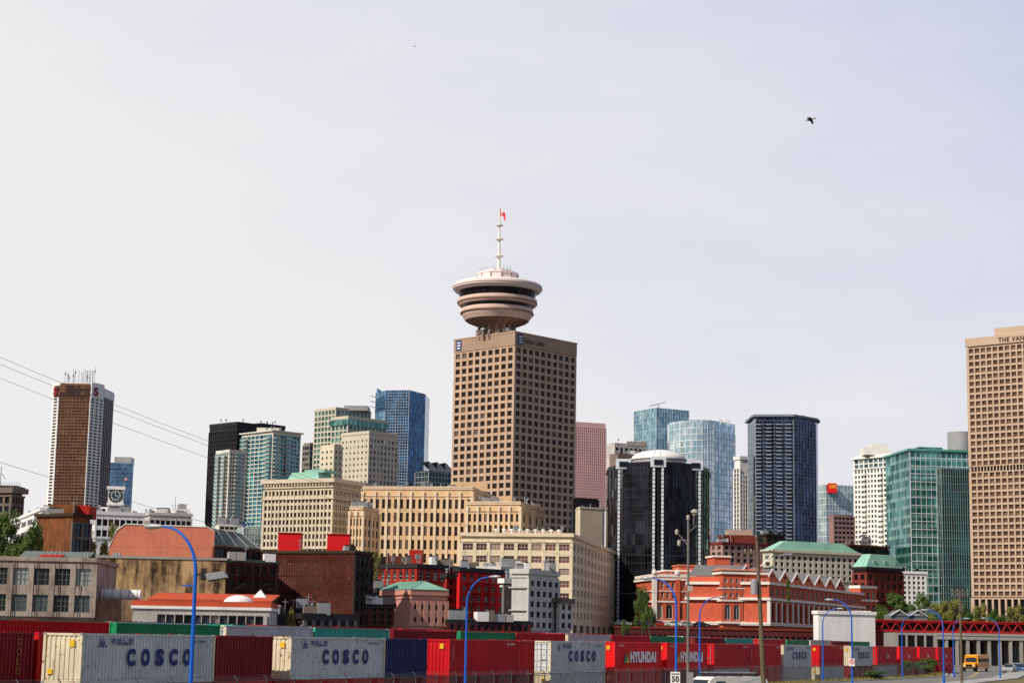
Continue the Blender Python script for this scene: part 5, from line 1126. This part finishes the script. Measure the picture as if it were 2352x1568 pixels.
def carx(loc,rot,c,label,kind='car',name='parked_car',group=None):
    r=empty(name,loc,label,kind,group,rot)
    if kind=='car':
        g=Geo();extrude_profile(g,[(-2.1,.3),(2.1,.3),(2.15,.65),(1.95,.82),(1.1,.92),(-1.6,.95),(-2.1,.9),(-2.15,.5)],1.75,c);extrude_profile(g,[(1.1,.92),(.35,1.4),(-1.0,1.44),(-1.7,.95)],1.6,c,lambda z_:1-(z_-.92)*.35);g.make('body',r)
        g=Geo();extrude_profile(g,[(.95,.97),(.32,1.36),(-.97,1.39),(-1.5,.98)],1.63,GLS,lambda z_:1-(z_-.92)*.35);g.make('side_window',r)
        g=Geo();g.face([(1.12,-.72,.95),(1.12,.72,.95),(.4,.62,1.39),(.4,-.62,1.39)],GLS);g.make('windscreen',r);W=.8;wx=(1.3,-1.3);rd=.32
        for sy in(-.6,.6):
            g=Geo();g.cbox((2.1,sy,.6),.08,.35,.14,LH);g.make('headlight',r);g=Geo();g.cbox((-2.13,sy,.68),.08,.35,.16,TL);g.make('taillight',r)
    else:
        g=Geo();extrude_profile(g,[(-2.9,.35),(2.9,.35),(2.95,.8),(2.75,1.1),(2.1,1.25),(1.5,1.95),(1.2,2.1),(-2.7,2.15),(-2.9,1.9)],1.95,c,lambda z_:1 if z_<1.2 else 1-(z_-1.2)*.12);g.make('body',r)
        g=Geo();g.face([(2.12,-.8,1.28),(2.12,.8,1.28),(1.53,.76,1.93),(1.53,-.76,1.93)],GLS);g.make('windscreen',r)
        for sy in(-1,1):
            g=Geo();g.face([(1.3,sy*.985,1.3),(.4,sy*.985,1.3),(.4,sy*.93,1.85),(1.1,sy*.93,1.85)],GLS);g.make('side_window',r);g=Geo();g.cbox((2.9,sy*.7,.8),.1,.35,.25,LH);g.make('headlight',r);g=Geo();g.cbox((-2.9,sy*.85,1.0),.08,.15,.5,TL);g.make('taillight',r)
        g=Geo()
        for x in(-2.2,-1,.2,1.0):g.box((x,-.8,2.14),(.05,0,0),(0,1.6,0),(0,0,.16),DK)
        for y in(-.78,.75):g.tube([(-2.4,y,2.3),(1.2,y,2.3)],.03,DK,5)
        g.tube([(-2.6,-.3,2.36),(1.4,-.3,2.36)],.035,STL,5);g.tube([(-2.6,.1,2.36),(1.4,.1,2.36)],.035,STL,5)
        for k in range(12):g.tube([(-2.5+k*.33,-.3,2.36),(-2.5+k*.33,.1,2.36)],.02,STL,4)
        g.make('ladder_rack',r);W=.88;wx=(1.9,-1.9);rd=.36
    for x in wx:
        for sy in(-W,W):wheel(r,x,sy,rd)
    return r
WV=paint('van_white',(.7,.69,.64),fade=.06,rough=.3)
p=P(1657,1550,114);carx((p.x,p.y,2.13),.55+math.pi,WV,'White work van with ladder rack beside the road','van','parked_van')
cc_=[paint('car_silver',(.45,.46,.47),.3,.5),paint('car_black',(.02,.02,.022),.25),paint('car_blue',(.03,.08,.2),.3),paint('car_red',(.4,.02,.02),.3),WV]
for k,u in enumerate((1432,1462,1490,1516,1546,1575,1612)):
    p=P(u,1437,464+random.uniform(0,2));carx((p.x,p.y+1.2,VD.z1+.1),random.choice([0,math.pi])+.04,cc_[k%5],['Silver','Black','Blue','Red','White'][k%5]+' parked car on the elevated street',group='cars parked on the elevated street')
for k,(u,dd) in enumerate(((2318,318),(2345,326),(2330,340))):
    p=P(u,1520,dd);carx((p.x,dd,2.14),ANG+math.pi,cc_[(k*2)%5],['Silver','Blue','White'][k]+' parked car at the roadside',group='cars at the roadside')
BY=paint('bus_yellow',(.75,.3,.015),rough=.35,fade=.06);p=P(2241,1520,325);r=empty('school_bus',(p.x,p.y,2.14),'Yellow school bus with black trim on the road','school bus',None,math.radians(-118))
g=Geo();extrude_profile(g,[(-5,.5),(3.2,.5),(3.2,1.35),(3.1,2.6),(2.9,2.85),(-4.8,2.9),(-5,2.7)],2.4,BY,lambda z_:1 if z_<2.2 else 1-(z_-2.2)*.18);extrude_profile(g,[(3.2,.5),(4.7,.5),(4.75,1.2),(4.5,1.42),(3.2,1.5)],2.0,BY);g.make('body',r)
g=Geo();g.face([(3.21,-1,1.6),(3.21,1,1.6),(3.13,.98,2.35),(3.13,-.98,2.35)],GLS);g.make('windscreen',r)
for sy in(-1,1):
    for k in range(9):
        g=Geo();g.cbox((-4.5+k*.85,sy*1.205,1.65),.68,.02,.6,GLS);g.make('window',r)
    g=Geo();g.cbox((-.9,sy*1.205,1.05),8,.02,.08,BLK);g.cbox((-.9,sy*1.205,1.4),8,.02,.06,BLK);g.make('side_trim',r)
    g=Geo();g.cbox((4.76,sy*.75,.9),.06,.25,.25,LH);g.make('headlight',r)
g=Geo();g.cbox((4.85,0,.5),.15,2.2,.25,BLK);g.make('bumper',r);g=Geo();g.cbox((4.77,0,.85),.04,1.1,.4,BLK);g.make('grille',r)
for y in(-.9,-.6,.6,.9):
    g=Geo();g.cbox((3.15,y,2.55),.08,.2,.14,TL if abs(y)>.7 else YS);g.make('warning_lamp',r)
for x in(3.8,-3.3):
    for y in(-1.05,1.05):wheel(r,x,y,.48,.3)
text('SCHOOL BUS',r,(3.19,-.5,2.42),math.pi/2,1.0,.13,BLK,.01)
# ============ TREES
def leafmat(n,a,b2):
    m,nt,b=mk(n);tc=nd(nt,'ShaderNodeTexCoord').outputs['Object'];f=noise(nt,tc,.9,4);c=mixc(nt,mrange(nt,f,.35,.65),a,b2);nt.links.new(c,b.inputs['Base Color']);b.inputs['Roughness'].default_value=.7;return m
LF=[leafmat('leaves_green',(.03,.07,.012),(.1,.15,.03)),leafmat('leaves_yellow_green',(.12,.14,.03),(.22,.2,.05))];BK=wall('bark',(.09,.07,.05),scale=5)
def treemesh(seed,m,h=8,w=6,n=4200):
    R=random.Random(seed);t=Geo();t.tube([(0,0,0),(.1,0,h*.3),(0,.1,h*.75)],[.22,.16,.05],BK,8);cl=[]
    for i in range(15):
        a=R.uniform(0,6.28);rr=R.uniform(.1,1)**.6*w*.38;z_=h*R.uniform(.35,.92);k=1-abs(z_/h-.55)*1.1;p=Vector((math.cos(a)*rr*k,math.sin(a)*rr*k,z_));cl.append((p,R.uniform(.1,.2)*w));t.tube([(0,0,h*R.uniform(.2,.55)),p],[.07,.02],BK,5)
    g=Geo()
    for i in range(n):
        c,r_=R.choice(cl);v=Vector((R.gauss(0,1),R.gauss(0,1),R.gauss(0,.8)));v=v.normalized()*r_*R.uniform(.5,1.08);p=c+v;s=R.uniform(.08,.2)
        x=Vector((R.gauss(0,1),R.gauss(0,1),R.gauss(0,1))).normalized();y=x.cross(v.normalized());y=y.normalized() if y.length>.01 else Vector((0,0,1))
        g.face([p-x*s,p-y*s*.6,p+x*s,p+y*s*.6],m)
    a=t.make('trunk');b=g.make('crown');A,Bm=a.data,b.data;bpy.data.objects.remove(a);bpy.data.objects.remove(b);return A,Bm
TM=[treemesh(1,LF[0]),treemesh(2,LF[0]),treemesh(3,LF[1])]
def tree(u,vt,d,w,ti,z0=None,label=None):
    b=P(u,vt,d);z0=hh(b.x,d)-.1 if z0 is None else z0;H=b.z-z0;sc=H/7.6;s2=w*d/FOC/5.2
    r=empty('tree',(b.x,d,z0),label or ('Leafy yellow-green tree between buildings' if ti==2 else 'Leafy green tree between buildings'),'tree',rot=random.uniform(0,6));r.scale=(s2,s2,sc)
    for nm,me in zip(('trunk','crown'),TM[ti]):
        o=bpy.data.objects.new(nm,me);C0.objects.link(o);o.parent=r
for a in((20,1182,318,80,0,10),(62,1186,322,76,1,10),(88,1215,326,40,0,12),(45,1210,300,76,1,10),(-5,1196,310,60,1,10),(238,1245,345,28,2,14),(262,1205,380,24,2,14),(215,1240,350,24,2,14),(865,1272,372,26,2,14),(1476,1352,450,42,0,5),(1492,1368,448,30,1,5),(2030,1384,500,40,1,8),(2055,1366,500,60,0,8),(2085,1364,500,55,1,8),(2118,1366,505,50,0,8),(2160,1384,495,50,2,8),(2195,1380,490,50,2,8),(2222,1384,488,40,1,8),(2250,1390,500,40,2,8),(2290,1394,495,40,1,8),(2330,1392,495,44,2,8),(1810,1330,484,10,0,14),(1438,1420,452,22,1,5),(2010,1540,228,70,0,None),(2112,1515,262,60,1,None),(2130,1512,268,50,0,None),(668,1402,290,24,2,4),(2085,1517,255,40,0,None)):
    tree(*a)
# ============ BIRDS
BDm=wall('feathers_dark',(.05,.035,.03),streak=0)
def bird(u,v,d,span,yaw,label,roll=.25,pitch=.15):
    p=P(u,v,d);g=Geo();s=span
    prof=[(.32,0),(.28,.03),(.22,.035),(.14,.07),(0,.1),(-.14,.07),(-.26,.02),(-.3,0)]
    for (x0,r0),(x1,r1) in zip(prof[:-1],prof[1:]):
        for i in range(8):
            a0,a1=i*math.pi/4,(i+1)*math.pi/4;f=lambda x,r,a:Vector((x,r*math.cos(a),r*math.sin(a)))*s
            g.face([f(x0,r0,a0),f(x1,r1,a0),f(x1,r1,a1),f(x0,r0,a1)],BDm)
    for sy in(-1,1):
        L1=[(.12,.03,.03),(.15,.16,.12),(.06,.3,.02),(-.06,.38,-.18)];T1=[(-.14,.03,.02),(-.14,.16,.08),(-.16,.28,-.04),(-.14,.36,-.2)]
        for i in range(3):
            q=[Vector((a,b*sy,c))*s for a,b,c in(L1[i],L1[i+1],T1[i+1],T1[i])];g.face(q,BDm);g.face([x-Vector((0,0,.012*s)) for x in reversed(q)],BDm)
    g.face([Vector(x)*s for x in((-.24,-.03,0),(-.24,.03,0),(-.46,.08,-.01),(-.46,-.08,-.01))],BDm)
    o=g.make('flying_bird');o.location=p;o.rotation_euler=(roll,pitch,yaw);o['label']=label;o['category']='bird'
bird(1860,275,110,.85,2.6,'Dark bird in flight with wings bent down',.35,.1);bird(952,107,260,.5,.8,'Tiny distant bird gliding with wings spread')
# ============ WORLD
w=bpy.data.worlds.new('World');bpy.context.scene.world=w;w.use_nodes=True;nt=w.node_tree;bg=nt.nodes['Background']
S=Vector((-.62,-.5,0)).normalized()*math.cos(math.radians(40))+Vector((0,0,math.sin(math.radians(40))))
sky=nd(nt,'ShaderNodeTexSky',sky_type='NISHITA');sky.sun_disc=False;sky.sun_elevation=math.radians(40);sky.sun_rotation=math.atan2(S.x,S.y);sky.dust_density=3
tc=nd(nt,'ShaderNodeTexCoord').outputs['Generated'];sx=nd(nt,'ShaderNodeSeparateXYZ');nt.links.new(tc,sx.inputs[0])
n1=noise(nt,tc,3.0,7,(1,1,2.6),.55);n2=noise(nt,tc,9,7,(1,1,4),.6)
f=mathn(nt,'MULTIPLY_ADD',sx.outputs[0],1.5,mathn(nt,'MULTIPLY',sx.outputs[2],2.2))
f=mathn(nt,'ADD',f,mathn(nt,'MULTIPLY',n1,.9));f=mathn(nt,'ADD',f,mathn(nt,'MULTIPLY',n2,.25))
f=mrange(nt,f,.85,1.75)
haze=mixc(nt,f,(9.0,8.85,8.85),(6.0,6.35,8.2))
hi=mrange(nt,sx.outputs[2],.38,.75)
haze=mixc(nt,hi,haze,(1.9,2.4,3.6))
bk=mrange(nt,sx.outputs[1],.35,-.4,0,.6)
haze=mixc(nt,bk,haze,(2.1,2.5,3.5))
c=mixc(nt,.93,sky.outputs[0],haze);nt.links.new(c,bg.inputs[0]);bg.inputs[1].default_value=.1
sl=bpy.data.lights.new('sun','SUN');sl.energy=5.0;sl.angle=math.radians(.6);sl.color=(1,.91,.79);so=bpy.data.objects.new('sun',sl);C0.objects.link(so);so.rotation_euler=(-S).to_track_quat('-Z','Y').to_euler()
